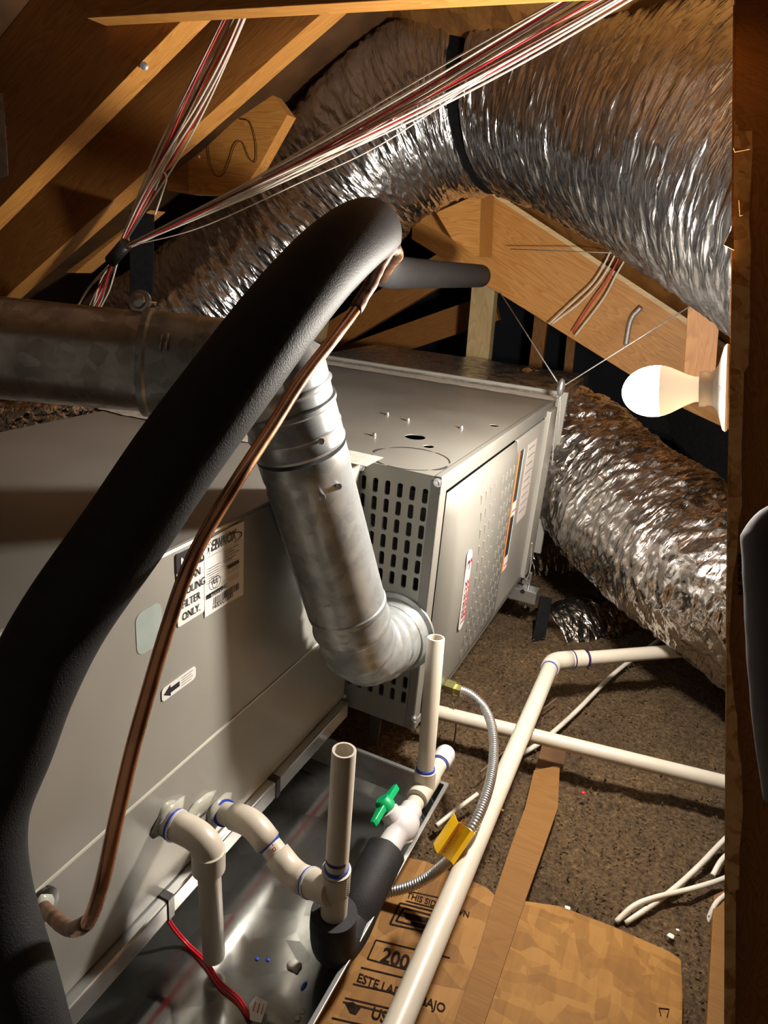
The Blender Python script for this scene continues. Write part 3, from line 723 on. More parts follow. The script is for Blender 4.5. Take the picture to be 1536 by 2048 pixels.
for i in range(24): bm.faces.new((A[i], A[i+1], B[i+1], B[i]))
link('label_ring', bm, M['ink'], coil); rt('UL', 0.20, 0.60, 0.0085, bold=0.0002)
rbx(0.06, 0.42, 0.70, 0.715); rbx(0.06, 0.42, 0.755, 0.76); rbx(0.06, 0.14, 0.70, 0.76)
rt('WARNING', 0.16, 0.748, 0.0075, bold=0.0002)
y = 0.24
random.seed(3)
while y < 0.9:
    w = random.choice((0.008, 0.012, 0.02)); rbx(y, y+w, 0.79, 0.885, 'ink' if y > .45 else 'inkg'); y += w+random.choice((0.008, 0.014))
rt('6020C13643', 0.22, 0.945, 0.010, sx=0.72)
# pale blue residue patch, arrow sticker
plate('residue_patch', XC+0.0003, facepos(272, 1240).y, facepos(325, 1240).y, facepos(300, 1300).z, facepos(300, 1215).z, M['residue'], coil, 0.01, th=0.0002)
s0 = facepos(324, 1395); s1 = facepos(392, 1350)
zc_ = (facepos(324, 1385).z+facepos(392, 1350).z)/2
y0_, y1_ = s0.y, s1.y
plate('arrow_sticker', XC+0.0006, y0_, y1_, zc_-0.009, zc_+0.009, M['paper'], coil, 0.005)
Ls = y1_-y0_
ngon('arrow_mark', [Vector((XC+0.0014, y0_+Ls*u, zc_+v)) for u, v in ((.05, 0), (.24, -.0075), (.24, -.0035), (.5, -.0035), (.5, .0035), (.24, .0035), (.24, .0075))], 0.0001, M['ink'], coil, dirv=(1, 0, 0))
for i in range(4): plate('label_mark', XC+0.0014, y0_+Ls*.56, y0_+Ls*(.9-.04*(i % 2)), zc_+0.005-i*0.0035, zc_+0.006-i*0.0035, M['inkg'], coil, th=0.0001)

# ================================================================== SUPPORT RAIL, DRAIN PAN, UNISTRUT
rail = empty('support_rail', (XC, 0.6, 0.165), label='bright galvanised channel rail under the coil cabinet with two black tape bands', cat='rail')
box('rail_channel', XC-0.03, XC+0.014, 0.04, 1.0, 0.168, 0.2005, M['rail'], rail, 0.003)
for px, py in ((340, 1775), (556, 1560)):
    y = W(px, py, x=XC+.014).y; box('tape_band', XC-0.032, XC+0.0155, y-0.006, y+0.006, 0.1665, 0.203, M['tape'], rail, 0.001)
box('printed_liner', XC-0.014, XC+0.012, 0.04, 1.0, 0.1665, 0.1685, M['paper'], rail)
box('red_stripe', XC-0.004, XC+0.003, 0.04, 1.0, 0.1655, 0.167, M['redink'], rail)
r2 = box('support_rail', -1.0, -0.96, 0.04, 1.0, 0.168, 0.2005, M['rail']); tag(r2, 'galvanised channel rail under the far side of the coil cabinet, hidden behind', 'rail')
# end strut coming out at far lower right of furnace
un = empty('strut_channel', W(1050, 1180, d=2.0), label='short galvanised strut end with bolt hung below the furnace far corner', cat='strut')
uy = 1.80; ux = W(1045, 1175, y=uy)
box('channel', -0.9, ux.x+0.045, uy-0.02, uy+0.02, ux.z-0.035, ux.z+0.004, M['rail'], un, 0.003)
hc = W(1045, 1183, y=uy-0.021); lathe_at('hole', hc, (0, -1, 0), [(-0.001, 0.0065), (0.0006, 0.0065)], M['hole'], un, 16)  # black disc on the face paints the dark of the hole
lathe_at('bolt', W(1050, 1215, y=uy), (0, 0, 1), [(0, 0.004), (0.11, 0.004)], M['zinc'], un, 12)
lathe_at('nut', W(1050, 1158, y=uy), (0, 0, 1), [(-0.012, 0.010), (0, 0.010)], M['zinc'], un, 6, False)
# pan
pan = empty('drain_pan', (-0.6, 0.45, 0.045), label='wide galvanised drain pan under the coil cabinet with folded rims', cat='pan')
PX1 = -0.262; PY1 = 0.968; PZ = 0.082; PR = 0.128
bm = bmesh.new(); n = 40
def pv(x, y): return PZ + 0.0007*noisy((x, y, 0), 5)
G = []
for i in range(n+1):
    G.append([bm.verts.new((-1.1+(PX1-0.012+1.1)*i/n, -0.1+(PY1-0.015+0.1)*j/n, pv(-1.1+(PX1+1.1)*i/n, j/n))) for j in range(n+1)])
for i in range(n):
    for j in range(n): bm.faces.new((G[i][j], G[i+1][j], G[i+1][j+1], G[i][j+1])).smooth = True
link('pan_floor', bm, M['pan'], pan)
def strip(name, pts, th, mat, par, dirv): return ngon(name, pts, th, mat, par, dirv=dirv)
strip('side_rim', [Vector(p) for p in ((PX1-0.012, -0.1, PZ-0.002), (PX1-0.012, PY1-0.015, PZ-0.002), (PX1, PY1, PR), (PX1, -0.1, PR))], 0.0012, M['pan'], pan, (1, 0, 0))
strip('end_rim', [Vector(p) for p in ((-1.1, PY1-0.015, PZ-0.002), (PX1-0.012, PY1-0.015, PZ-0.002), (PX1, PY1, PR), (-1.1, PY1, PR))], 0.0012, M['pan'], pan, (0, 1, 0))
box('rim_hem', PX1-0.001, PX1+0.006, -0.1, PY1+0.006, PR-0.004, PR+0.001, M['rail'], pan, 0.001)
box('rim_hem', -1.1, PX1, PY1-0.001, PY1+0.006, PR-0.004, PR+0.001, M['rail'], pan, 0.001)
ngon('corner_tab', [Vector(p) for p in ((PX1-0.05, PY1-0.012, PZ+0.01), (PX1-0.012, PY1-0.05, PZ+0.005), (PX1-0.002, PY1-0.045, PR-0.008), (PX1-0.045, PY1-0.002, PR-0.006))], 0.001, M['pan'], pan, dirv=(1, 1, 0))
# deck-print seen in pan: none. Drops and a glue lump on the pan floor
def blob(name, p, rx, ry, rz, mat, lab, cat, rough=0.0, group=None, par=None):
    bm = bmesh.new(); bmesh.ops.create_icosphere(bm, subdivisions=2, radius=1)
    for v in bm.verts:
        s = 1+rough*noisy(v.co+Vector(p)*50, 1.7); v.co = Vector((v.co.x*rx*s, v.co.y*ry*s, v.co.z*rz*s))
    o = link(name, bm, mat, par, smooth=True, mw=Matrix.Translation(Vector(p)))
    if par is None: tag(o, lab, cat, group)
    return o
for px, py, lab in ((514, 1917, 'left one of two round blue drops on the drain pan'), (536, 1919, 'right one of two round blue drops on the drain pan')):
    blob('primer_drop', W(px, py, z=PZ+0.001), 0.003, 0.003, 0.0012, M['blue'], lab, 'drop', group='blue drops on the pan')
blob('primer_drop', W(608, 1972, z=PZ+.001), 0.003, 0.007, 0.0012, M['blue'], 'elongated dark blue drop near the lower edge of the pan', 'drop', group='blue drops on the pan')
blob('glue_lump', W(590, 1932, z=PZ+0.002), 0.010, 0.008, 0.006, M['mastic'], 'tan glue lump on the pan left of the black foam trap', 'debris', 0.5)
for px, py, lab in ((604, 2022, 'clear water drop at the pan bottom, upper one of two'), (596, 2036, 'clear water drop at the pan bottom, lower one of two')):
    blob('water_drop', W(px, py, z=PZ+0.001), 0.004, 0.004, 0.0016, M['silicone'], lab, 'drop')
# struts behind the pan end
o = board('hanger_strip', W(741, 1510, y=1.12), W(757, 1400, y=1.12), (0, 1, 0), 0.004, 0.024, M['greylt']); tag(o, 'narrow galvanised strip standing behind the pan below the slotted panel', 'metal strip')
tag(tube('black_conduit', [W(836, 1420, y=1.25), W(830, 1500, y=1.25), W(826, 1600, y=1.25)], 0.010, M['black'], seg=12), 'short black hose behind the upright pipe below the furnace', 'hose')

# ================================================================== VENT PIPE
vent = empty('vent_pipe', W(790, 1262, y=YF), label='galvanised round vent pipe with elbows from end panel across the coil cabinet', cat='vent pipe')
RV = 0.058
c0 = W(790, 1262, y=YF)
P1 = c0; P2 = c0+Vector((0, -0.10, -0.004))
lowE = W(715, 1290, y=0.905)
top = W(598, 885, d=.90); bot = W(692, 1205, d=1.03)
# flange on the panel
lathe_at('flange', c0, (0, -1, 0), [(0, 0.076), (0.004, 0.075), (0.006, 0.067), (0.03, 0.066)], M['galv'], vent, 48)
# lower elbow (swept, with gore ridges)
pth = resample([c0, W(764, 1287, d=1.175), W(724, 1292, d=1.095), bot+(bot-top).normalized()*0.035, bot], 60)
def gore(i, s, a):
    q = (s/0.045) % 1.0
    return RV*(1.0-0.018*math.sin(math.pi*q)) + (0.0025 if q < 0.08 or q > 0.92 else 0)
bm = bmesh.new(); tube_bm(bm, pth, gore, 48); link('lower_elbow', bm, M['galv'], vent)
ax = (top-bot).normalized()
lathe_at('straight_section', bot-ax*0.01, ax, [(0, RV*1.02), (0.008, RV*1.03), (0.010, RV), ((top-bot).length-0.03, RV), ((top-bot).length-0.028, RV*1.02), ((top-bot).length+0.0, RV*1.02)], M['galv'], vent, 56)
# longitudinal seam
sd = (Vector(RR)*-0.9 + FF*-0.44).normalized(); sd = (sd-ax*sd.dot(ax)).normalized()
tube('lock_seam', [bot+sd*RV, top-ax*0.05+sd*RV], 0.002, M['galv'], vent, seg=8)
# upper section: collar, elbow, horizontal
t2 = top + ax*0.075
lathe_at('elbow_collar', top-ax*0.004, ax, [(0, RV*1.035), (0.004, RV*1.06), (0.007, RV*1.035), (0.022, RV*1.035), (0.025, RV*1.055), (0.028, RV*1.03), (0.052, RV*1.03), (0.055, RV*1.075), (0.060, RV*1.075), (0.062, RV*1.02)], M['galv'], vent, 56)
hA = W(470, 742, d=0.835); hB = W(-260, 672, d=0.785)
# force horizontal
hdir = (hB-hA).normalized()
pth = resample([t2-ax*0.018, t2+ax*0.03, W(545, 770, d=0.86), hA-hdir*0.02, hA+hdir*0.02], 50)
bm = bmesh.new(); tube_bm(bm, pth, lambda i, s, a: RV*1.02+(0.003 if 0.4 < ((s/0.05) % 1) < 0.46 else 0), 48); link('upper_elbow', bm, M['galv'], vent)
hC = W(312, 728, d=0.825)
sC = (hC-hA).dot(hdir)
lathe_at('coupling', hA, hdir, [(0, RV*1.03), (0.006, RV*1.06), (0.010, RV*1.03), (sC*0.42, RV*1.03), (sC*0.42+0.003, RV*1.05), (sC*0.42+0.006, RV*1.03), (sC, RV*1.04), (sC+0.003, RV*1.09), (sC+0.010, RV*1.09), (sC+0.011, RV)], M['galv'], vent, 56)
lathe_at('horizontal_section', hA+hdir*0.01, hdir, [(0, RV), (sC, RV*0.995), (0.7, RV*0.995)], M['galvd'], vent, 56)
# draw-band screw and ear
ep = W(285, 606, d=0.81)
lathe_at('clamp_boss', ep, RR*-0.2-FF, [(-0.012, 0.007), (0, 0.008), (0.003, 0.0135), (0.007, 0.0135), (0.0075, 0.009), (0.011, 0.008), (0.013, 0.004)], M['zinc'], vent, 20)
tube('clamp_bolt', [ep, W(312, 612, d=0.815)], 0.0045, M['zinc'], vent, seg=10)
box_p = W(300, 622, d=0.94)
tube('clamp_ear', [W(262, 618, d=0.81), W(318, 622, d=0.82)], 0.005, M['galv'], vent, seg=8)
for px, py, d in ((643, 883, 0.835), (645, 995, 0.875), (678, 973, 0.885)):
    lathe_at('rivet', W(px, py, d=d), -FF, [(-0.012, 0.003), (0.0, 0.004), (0.002, 0.004), (0.003, 0.002)], M['zinc'], vent, 12)
plq = [W(324, 668, d=0.767), W(336, 665, d=0.767), W(332, 700, d=0.765), W(320, 702, d=0.765)]
for a, b in ((0, 3), (1, 2)): tube('crimp_bead', [plq[a], plq[b]], 0.0018, M['galvd'], vent, seg=8)

# ================================================================== BLACK INSULATED LINE + COPPER TUBE
line = empty('suction_line', W(30, 2060, d=0.5), label='thick black foam insulated refrigerant line arching across the foreground', cat='insulated pipe')
pts = [W(85, 2230, d=.50), W(30, 2010, d=.50), W(-30, 1800, d=.50), W(-40, 1640, d=.49), W(15, 1490, d=.49), W(60, 1370, d=.49), (W(133, 1232, d=.50)), W(252, 1062, d=.50), W(355, 910, d=.505), W(462, 765, d=.52), W(558, 637, d=.545), W(640, 540, d=.58), W(700, 485, d=.625), W(735, 463, d=.69), W(748, 470, d=.78), W(748, 490, d=.86)]
bm = bmesh.new(); tube_bm(bm, resample(pts, 220), lambda i, s, a: 0.0312*(1+0.006*noisy((s*14, math.cos(a), math.sin(a)), 1)), 48)
link('foam_sleeve', bm, M['foam'], line)
tube('foam_sleeve', [W(748, 485, d=.84), W(752, 515, d=1.0), W(775, 540, d=1.25), W(830, 547, d=1.5), W(960, 552, d=2.0)], 0.031, M['foam'], line, seg=32)
for px, py in ((552, 706), (558, 711), (563, 715), (569, 718)):
    lathe_at('pin_mark', W(px, py, d=0.513+(px-552)*0.0008), -FF, [(-0.004, 0.0009), (0.002, 0.0009)], M['hole'], line, 8)
cop = empty('copper_tube', W(85, 1815, x=XC), label='bare bent copper tube rising beside the thick black line', cat='pipe')
cp = [W(85, 1812, x=XC), W(105, 1832, d=.62), W(140, 1858, d=.58), W(175, 1845, d=.54), W(203, 1770, d=.515), W(232, 1640, d=.50), W(262, 1510, d=.50), W(292, 1400, d=.505), W(335, 1255, d=.515), W(375, 1140, d=.52), W(420, 1050, d=.535), W(475, 960, d=.55), W(540, 860, d=.58), W(600, 765, d=.61), W(665, 680, d=.645), W(710, 620, d=.68), W(738, 575, d=.70), W(762, 527, d=.72), W(778, 502, d=.735), W(792, 498, d=.76), W(797, 512, d=.80), W(782, 530, d=.86), W(765, 560, d=.92)]
bm = bmesh.new(); tube_bm(bm, resample(cp, 240), 0.0056, 16); link('tube_run', bm, M['copper'], cop)
bm = bmesh.new(); tube_bm(bm, resample(cp[:4], 30), lambda i, s, a: 0.0062*(1+.12*noisy((s*90, a, 0), 1)), 16); link('tarnished_end', bm, M['copperd'], cop)
bm = bmesh.new(); tube_bm(bm, resample([cp[15], cp[16], cp[17], cp[18], cp[19]], 40), lambda i, s, a: 0.0064*(1+.2*noisy((s*60, a*0.5, 0), 1)), 16); link('brazed_joint', bm, M['copperd'], cop)
# grommet and silicone
gp = W(78, 1812, x=XC)
lathe_at('grommet', gp, (1, 0, 0), [(0, 0.020), (0.005, 0.020), (0.006, 0.014)], M['tape'], cop, 24)
blob('sealant', gp+Vector((0.004, 0, 0)), 0.008, 0.014, 0.019, M['silicone'], None, None, 0.5, par=cop)

# ================================================================== PVC DRAINS
RP = 0.0145; RFt = 0.0185
def pipe_seg(par, a, b, r, mat='pvc', name='pipe'): return lathe_at(name, a, Vector(b)-Vector(a), [(0, r), ((Vector(b)-Vector(a)).length, r)], M[mat], par, 28)
def elbow(par, a, m, b, r, mat='pvc', name='elbow'):
    a, m, b = Vector(a), Vector(m), Vector(b); pts = [a]
    for i in range(11):
        t = i/10; p = (1-t)**2*(a+(m-a)*0.45)+2*t*(1-t)*m+t*t*(b+(m-b)*0.45); pts.append(p)
    pts.append(b); bm = bmesh.new(); tube_bm(bm, pts, r, 28); return link(name, bm, M[mat], par)
# short left drop pipe
d1 = empty('drain_stub', W(378, 1688, x=XC), label='short white elbow drain pipe hanging down into the pan, left of the tall one', cat='pipe')
a = W(372, 1688, x=XC); yD = a.y+0.006
b0 = Vector((XC+0.028, yD, a.z)); 
xb = XC+0.066
tp = W(417, 1705, x=xb); bt = W(428, 1912, x=xb)
elbow(d1, (a.x+0.004, tp.y, tp.z+0.018), (xb, tp.y, tp.z+0.020), (xb, tp.y, tp.z-0.02), RFt)
lathe_at('elbow_hub', (xb, tp.y, tp.z-0.026), (0, 0, 1), [(0, RFt+0.002), (0.030, RFt+0.002), (0.031, RFt)], M['pvc'], d1, 28)
bt = Vector((xb, tp.y, bt.z))
hollow('drop_pipe', Vector((xb, tp.y, tp.z-0.02)), (bt.x+(W(428, 1912, x=xb).y-tp.y)*0.0, W(428, 1912, x=xb).y, bt.z), RP, RP-0.003, M['pvc'], d1)
ring_on('primer_ring', (XC+0.014, tp.y, tp.z+0.018), (1, 0, 0), RFt, 0.0035, M['blue'], d1, 0.001)
ring_on('hub_rim', (XC+0.0175, tp.y, tp.z+0.018), (1, 0, 0), RFt, 0.003, M['pvcw'], d1, 0.0016)
blob('sealant', Vector((XC+0.001, tp.y+0.004, tp.z+0.02)), 0.008, 0.026, 0.024, M['silicone'], None, None, 0.6, par=d1)
# main condensate drain
dr = empty('condensate_drain', W(440, 1625, x=XC), label='white trap assembly with tall pipes, black foam sleeve and green valve', cat='pipe')
XT = -0.285
e0 = W(438, 1622, x=XC)
blob('sealant', e0+Vector((0.002, 0, 0.004)), 0.007, 0.027, 0.024, M['silicone'], None, None, 0.6, par=dr)
blob('sealant', (e0+Vector((XC, tp.y, tp.z+0.02)))/2+Vector((0.002, 0, 0.006)), 0.006, 0.040, 0.014, M['silicone'], None, None, 0.6, par=dr)
def dd(px, py, t): return W(px, py, x=XC+(XT-XC)*t)
q1 = dd(505, 1645, 0.33); q2 = dd(552, 1706, 0.52); q3 = dd(588, 1752, 0.68); q4 = W(664, 1783, x=XT)
elbow_r = RFt
pipe_seg(dr, e0, e0+(q1-e0)*0.7, RP+0.001)
ring_on('primer_ring', e0+(q1-e0)*0.18, q1-e0, RP+0.001, 0.003, M['blue'], dr, 0.003)
elbow(dr, e0+(q1-e0)*0.5, q1, q1+(q2-q1)*0.65, RFt)
pipe_seg(dr, q1+(q2-q1)*0.4, q2+(q3-q2)*0.4, RP+0.0006)
lathe_at('primer_ring', q1+(q2-q1)*0.63, q2-q1, [(0, RFt-0.001), (0.006, RP+0.0012)], M['blue'], dr, 28)
elbow(dr, q2+(q3-q2)*0.05, q3, q3+(q4-q3)*0.42, RFt)
ring_on('primer_ring', q3+(q4-q3)*0.43, q4-q3, RFt, 0.003, M['blue'], dr, 0.0008)
ring_on('hub_rim', q3+(q4-q3)*0.47, q4-q3, RFt, 0.003, M['pvcw'], dr, 0.0014)
pipe_seg(dr, q3+(q4-q3)*0.45, q4, RFt, name='tee_branch')
upT = W(688, 1500, x=XT); tT = W(673, 1738, x=XT); tB = W(667, 1838, x=XT)
ly_ = (tT.y+tB.y)/2
lathe_at('tee_body', tB, tT-tB, [(0, RP), (0.001, RFt*0.93), ((tT-tB).length*0.95, RFt*0.93), ((tT-tB).length*0.95+.001, RFt), ((tT-tB).length, RFt), ((tT-tB).length+0.0005, RP)], M['pvc'], dr, 32)
lathe_at('tee_hub', tT-(tT-tB)*0.42, tT-tB, [(0, RFt*0.96), (0.001, RFt), ((tT-tB).length*0.42, RFt), ((tT-tB).length*0.42+.001, RP)], M['pvc'], dr, 32)
ring_on('primer_ring', tT+(upT-tT).normalized()*0.003, upT-tT, RP, 0.005, M['blue'], dr, 0.0012)
hollow('stand_pipe', tB+(tT-tB)*0.2, upT, RP, RP-0.0032, M['pvc'], dr)
mk = tT+(upT-tT)*0.085
bm = bmesh.new(); ux_ = (upT-tT).normalized(); n = 14; A = []; B = []
for i in range(n+1):
    t = 3.9+2.1*i/n; v = Vector((math.cos(t), math.sin(t), 0))*(RP+0.0004); A.append(bm.verts.new(mk+v)); B.append(bm.verts.new(mk+v+ux_*0.0045))
for i in range(n): bm.faces.new((A[i], A[i+1], B[i+1], B[i]))
link('marker_line', bm, M['purple'], dr)
text('pipe_print', 'CP-11', q1+(q2-q1)*0.66-FF*(RP+0.0012)+(DD*-0.004), q2-q1, RR*1.0+DD*-0.6, 0.011, M['redink'], dr)
for i in range(6): pass
bq = e0+(q1-e0)*0.34
for i in range(7):
    a_ = bq+(q1-e0).normalized()*(0.0022*i)-FF*(RP+0.0014)-DD*0.006
    tube('barcode_bar', [a_-DD*0.0035, a_+DD*0.0035], 0.0005, M['ink'], dr, seg=5)
tb_ = tT-(tT-tB)*0.12+RR*(RFt*0.72)-FF*(RFt*0.72)
for i in range(9):
    a_ = tb_-(tT-tB).normalized()*0.0035*i; tube('barcode_bar', [a_-RR*0.0025-FF*0.0015, a_+RR*0.0022+FF*0.001], 0.0005, M['inkg'], dr, seg=5)
# foam-covered U and valve line
v0 = W(772, 1702, x=XT); v1 = W(812, 1632, x=XT); v2 = W(848, 1575, x=XT); v3 = W(884, 1520, x=XT)
vd = (v3-v0).normalized()
fo = [W(668, 1800, x=XT), W(666, 1835, x=XT-0.004), W(676, 1878, x=XT), W(700, 1868, x=XT+0.0), W(728, 1795, x=XT), v0]
fo = [tB+Vector((0, 0, 0.012)), tB+Vector((0, 0, -0.012)), tB+Vector((0, 0.012, -0.055)), tB+Vector((0, 0.055, -0.072)), tB.lerp(v0, 0.55)+Vector((0, 0.0, -0.035)), v0]
bm = bmesh.new(); tube_bm(bm, resample(fo, 90), lambda i, s, a: 0.0305*(1+0.012*noisy((s*20, math.cos(a), math.sin(a)), 1.2)), 40)
link('foam_sleeve', bm, M['foam'], dr)
bm = bmesh.new(); tube_bm(bm, resample(fo, 60), 0.0305, 24)
bm.free()
pipe_seg(dr, v0-vd*0.03, v3, RP, 'pvc')
lathe_at('valve_body', v0+vd*0.004, vd, [(0, RFt), (0.03, RFt), (0.034, RFt+0.003), (0.044, RFt+0.008), (0.06, RFt+0.009), (0.072, RFt+0.006), (0.078, RFt), (0.095, RFt), (0.0955, RP)], M['pvcw'], dr, 36)
vc = v0+vd*0.052
upv = (Vector((0, 0, 1))-vd*vd.z).normalized(); hv = (upv*0.75 - RR*0.66).normalized(); hv = (hv-vd*hv.dot(vd)).normalized()
lathe_at('valve_bonnet', vc, hv, [(0, 0.018), (0.034, 0.016), (0.036, 0.012)], M['pvcw'], dr, 28)
hb = vc+hv*0.036
hn = lathe_at('valve_handle', hb, hv, [(0, 0.012), (0.004, 0.015), (0.016, 0.014), (0.020, 0.010)], M['green'], dr, 24)
sdv = vd.cross(hv)
bm = bmesh.new()
for sg in (1, -1):
    pr = [(0.0, 0.010), (0.018, 0.007), (0.040, 0.0055), (0.046, 0.003)]
    up_ = [bm.verts.new(hb+hv*(0.016-0.1*u*(1 if sg < 0 else 0.3))+vd*sg*u+sdv*w) for u, w in pr]; un_ = [bm.verts.new(hb+hv*(0.016-0.1*u*(1 if sg < 0 else 0.3))+vd*sg*u-sdv*w) for u, w in pr]
    lo_ = [bm.verts.new(v.co-hv*0.010) for v in up_]; ln_ = [bm.verts.new(v.co-hv*0.010) for v in un_]
    for i in range(3):
        bm.faces.new((up_[i], up_[i+1], un_[i+1], un_[i])); bm.faces.new((lo_[i], lo_[i+1], ln_[i+1], ln_[i]))
        bm.faces.new((up_[i], up_[i+1], lo_[i+1], lo_[i])); bm.faces.new((un_[i], un_[i+1], ln_[i+1], ln_[i]))
    bm.faces.new((up_[3], un_[3], ln_[3], lo_[3]))
link('handle_lever', bm, M['green'], hn, bevel=0.0015)
u0 = W(843, 1568, x=XT-0.012); u1 = W(872, 1275, x=XT-0.02)
tc = v2+vd*0.0
lathe_at('tee_body', tc-vd*0.032, vd, [(0, RP), (0.0005, RFt), (0.064, RFt), (0.0645, RP)], M['pvc'], dr, 32)
pipe_seg(dr, tc, tc+(u1-tc).normalized()*0.034, RFt, name='tee_branch')
ud = (u1-tc).normalized()
ring_on('primer_ring', tc+ud*0.036, ud, RP, 0.005, M['blue'], dr, 0.0018)
hollow('stand_pipe', tc+ud*0.02, u1, RP, RP-0.0032, M['pvc'], dr)
lathe_at('end_cap', v3-vd*0.012, vd, [(0, RP), (0.0005, RFt), (0.03, RFt), (0.038, RFt*0.85), (0.042, RFt*0.4)], M['pvcw'], dr, 32)
ring_on('primer_ring', v3-vd*0.014, vd, RP, 0.002, M['blue'], dr, 0.001)

# long pipes over the floor
zL = 0.15; RLP = 0.017
g0 = W(770, 2110, z=zL); g1 = W(1106, 1322, z=zL)
lo = empty('long_pipe', g1, label='long white pipe running from bottom centre to an elbow near the ducts', cat='pipe')
pipe_seg(lo, g0, g1, RLP)
g2 = W(1380, 1300, z=zL)
ed = (g2-g1).normalized(); ld = (g0-g1).normalized()
elbow(lo, g1+ld*0.035, g1, g1+ed*0.045, RLP*1.2)
lathe_at('coupling', g1+ed*0.045, ed, [(0, RLP*1.2), (0.035, RLP*1.2), (0.0355, RLP)], M['pvc'], lo, 24)
pipe_seg(lo, g1+ed*0.03, g2, RLP*0.95)
for t_, e_ in ((0.05, ed), (0.085, ed)): ring_on('primer_ring', g1+e_*t_, e_, RLP*1.2, 0.003, M['purple'], lo, 0.0006)
ring_on('primer_ring', g1+ld*0.036, ld, RLP, 0.003, M['blue'], lo, 0.001)
h0 = W(870, 1423, z=0.1); h1_ = W(1500, 1578, z=0.1)
tag(lathe_at('cross_pipe', h0+(h0-h1_)*0.3, (h1_-h0), [(0, 0.0148), ((h1_-h0).length*1.35, 0.0148)], M['pvc'], None, 24), 'white pipe running left to right under the long one above the insulation', 'pipe')

# ================================================================== GAS CONNECTOR + TAG
gas = empty('gas_connector', W(905, 1378, d=1.33), label='corrugated stainless gas connector looping from the furnace to under the pan', cat='gas hose')
gp_ = [W(880, 1372, d=1.37), W(912, 1378, d=1.34), W(940, 1388, d=1.32), W(966, 1412, d=1.30), W(983, 1450, d=1.25), W(988, 1500, d=1.20), W(982, 1555, d=1.14), W(966, 1610, d=1.09), W(942, 1660, d=1.06), W(905, 1712, d=1.06), W(862, 1750, d=1.08), W(815, 1774, d=1.09), W(750, 1790, d=1.10)]
L_ = resample(gp_, 1300)
bm = bmesh.new(); tube_bm(bm, L_, lambda i, s, a: 0.0076+0.0011*math.sin(s*2*math.pi/0.0046), 14); link('hose', bm, M['zinc'], gas)
gd = (gp_[2]-gp_[1]).normalized()
lathe_at('hex_fitting', gp_[1]-gd*0.03, gd, [(0, 0.010), (0.01, 0.010), (0.0105, 0.015), (0.032, 0.015), (0.0325, 0.011), (0.045, 0.011)], M['brass'], gas, 6, False)
tg = [(905, 1648), (936, 1640), (948, 1665), (912, 1724), (884, 1730), (868, 1702)]
a_, b_, c_, d2 = W(912, 1638, d=1.035), W(950, 1668, d=1.045), W(902, 1732, d=1.035), W(870, 1700, d=1.025)
t_ = empty('warning_tag', (a_+c_)/2, label='bright yellow folded plastic tag clipped round the gas connector', cat='tag')
bm = bmesh.new(); u_ = (d2-a_); w_ = (b_-a_); nn = -FF
prof = [(-0.05, -0.018), (0.0, -0.004), (0.12, 0.006), (0.28, 0.0), (0.8, -0.002), (0.95, 0.003), (1.04, -0.004), (1.02, -0.014)]
A = [bm.verts.new(a_+w_*p+nn*q) for p, q in prof]; B = [bm.verts.new(a_+u_+w_*p+nn*q) for p, q in prof]
for i in range(len(prof)-1): bm.faces.new((A[i], A[i+1], B[i+1], B[i]))
o = link('tag_sheet', bm, M['yellow'], t_); s_ = o.modifiers.new('s', 'SOLIDIFY'); s_.thickness = 0.0012
text('tag_print', 'WARNING', d2+w_*0.42+nn*0.0012-u_*0.06, -u_, -w_, 0.0125, M['orange'], t_, sx=0.95)

# ================================================================== DECK, STRIP, CABLES ON FLOOR
ZD = 0.040
def flat(name, pts, z, th, mat, lab, cat='board'):
    o = ngon(name, [W(a, b, z=z) for a, b in pts], th, mat, dirv=(0, 0, -1), bevel=0.0008); tag(o, lab, cat); return o
dk1 = flat('deck_board', [(745, 1700), (850, 1722), (925, 1752), (975, 1776), (990, 1790), (955, 1910), (905, 2060), (860, 2250), (420, 2250), (600, 2000)], ZD, 0.012, M['osbd'], 'strand board deck panel with printed stamps beside the drain pan')
dk2 = flat('deck_board', [(1040, 1800), (1120, 1812), (1220, 1850), (1340, 1903), (1362, 1920), (1366, 1990), (1360, 2250), (880, 2250), (968, 2045)], ZD, 0.012, M['osb'], 'bare strand board deck panel at the bottom right of the floor')
flat('deck_strip', [(1068, 1540), (1120, 1530), (1116, 1615), (1090, 1690), (1052, 1797), (968, 2050), (890, 2300), (820, 2300), (905, 2055), (955, 1905), (992, 1780), (1022, 1690), (1050, 1615)], ZD+0.004, 0.012, M['plank'], 'flat brown wood strip running between the two deck panels')
flat('edge_batten', [(1428, 1790), (1449, 1780), (1452, 2200), (1405, 2200), (1422, 1900)], ZD, 0.02, M['plank'], 'narrow brown batten at the foot of the upright strand board')
flat('buried_joist', [(1085, 1485), (1135, 1490), (1125, 1545), (1070, 1540)], 0.028, 0.01, M['ply'], 'short joist patch showing through the insulation above the strip')
# printing on the deck panel
rt_ = (W(860, 1990, z=ZD)-W(720, 1940, z=ZD)).normalized(); rt_.z = 0; upd = Vector((-rt_.y, rt_.x, 0))
def dtext(s, px, py, size, bold=0.0, sx=1.0): text('stamp_print', s, W(px, py, z=ZD+0.0006), rt_, upd, size, M['inkb'], dk1, bold=bold, sx=sx)
def dline(p, q, w=0.0012): 
    a = W(*p, z=ZD+0.0004); b = W(*q, z=ZD+0.0004); n_ = (b-a).normalized(); s = Vector((-n_.y, n_.x, 0))*w
    ngon('stamp_line', [a-s, b-s, b+s, a+s], 0.0002, M['inkb'], dk1, dirv=(0, 0, 1))
dtext('2000', 760, 1921, 0.032, 0.0009, 0.85)
dtext('THIS SIDE DOWN', 812, 1795, 0.016, 0.0003, 0.8)
dtext('ESTE LADO ABAJO', 712, 1962, 0.018, 0.0004, 0.85)
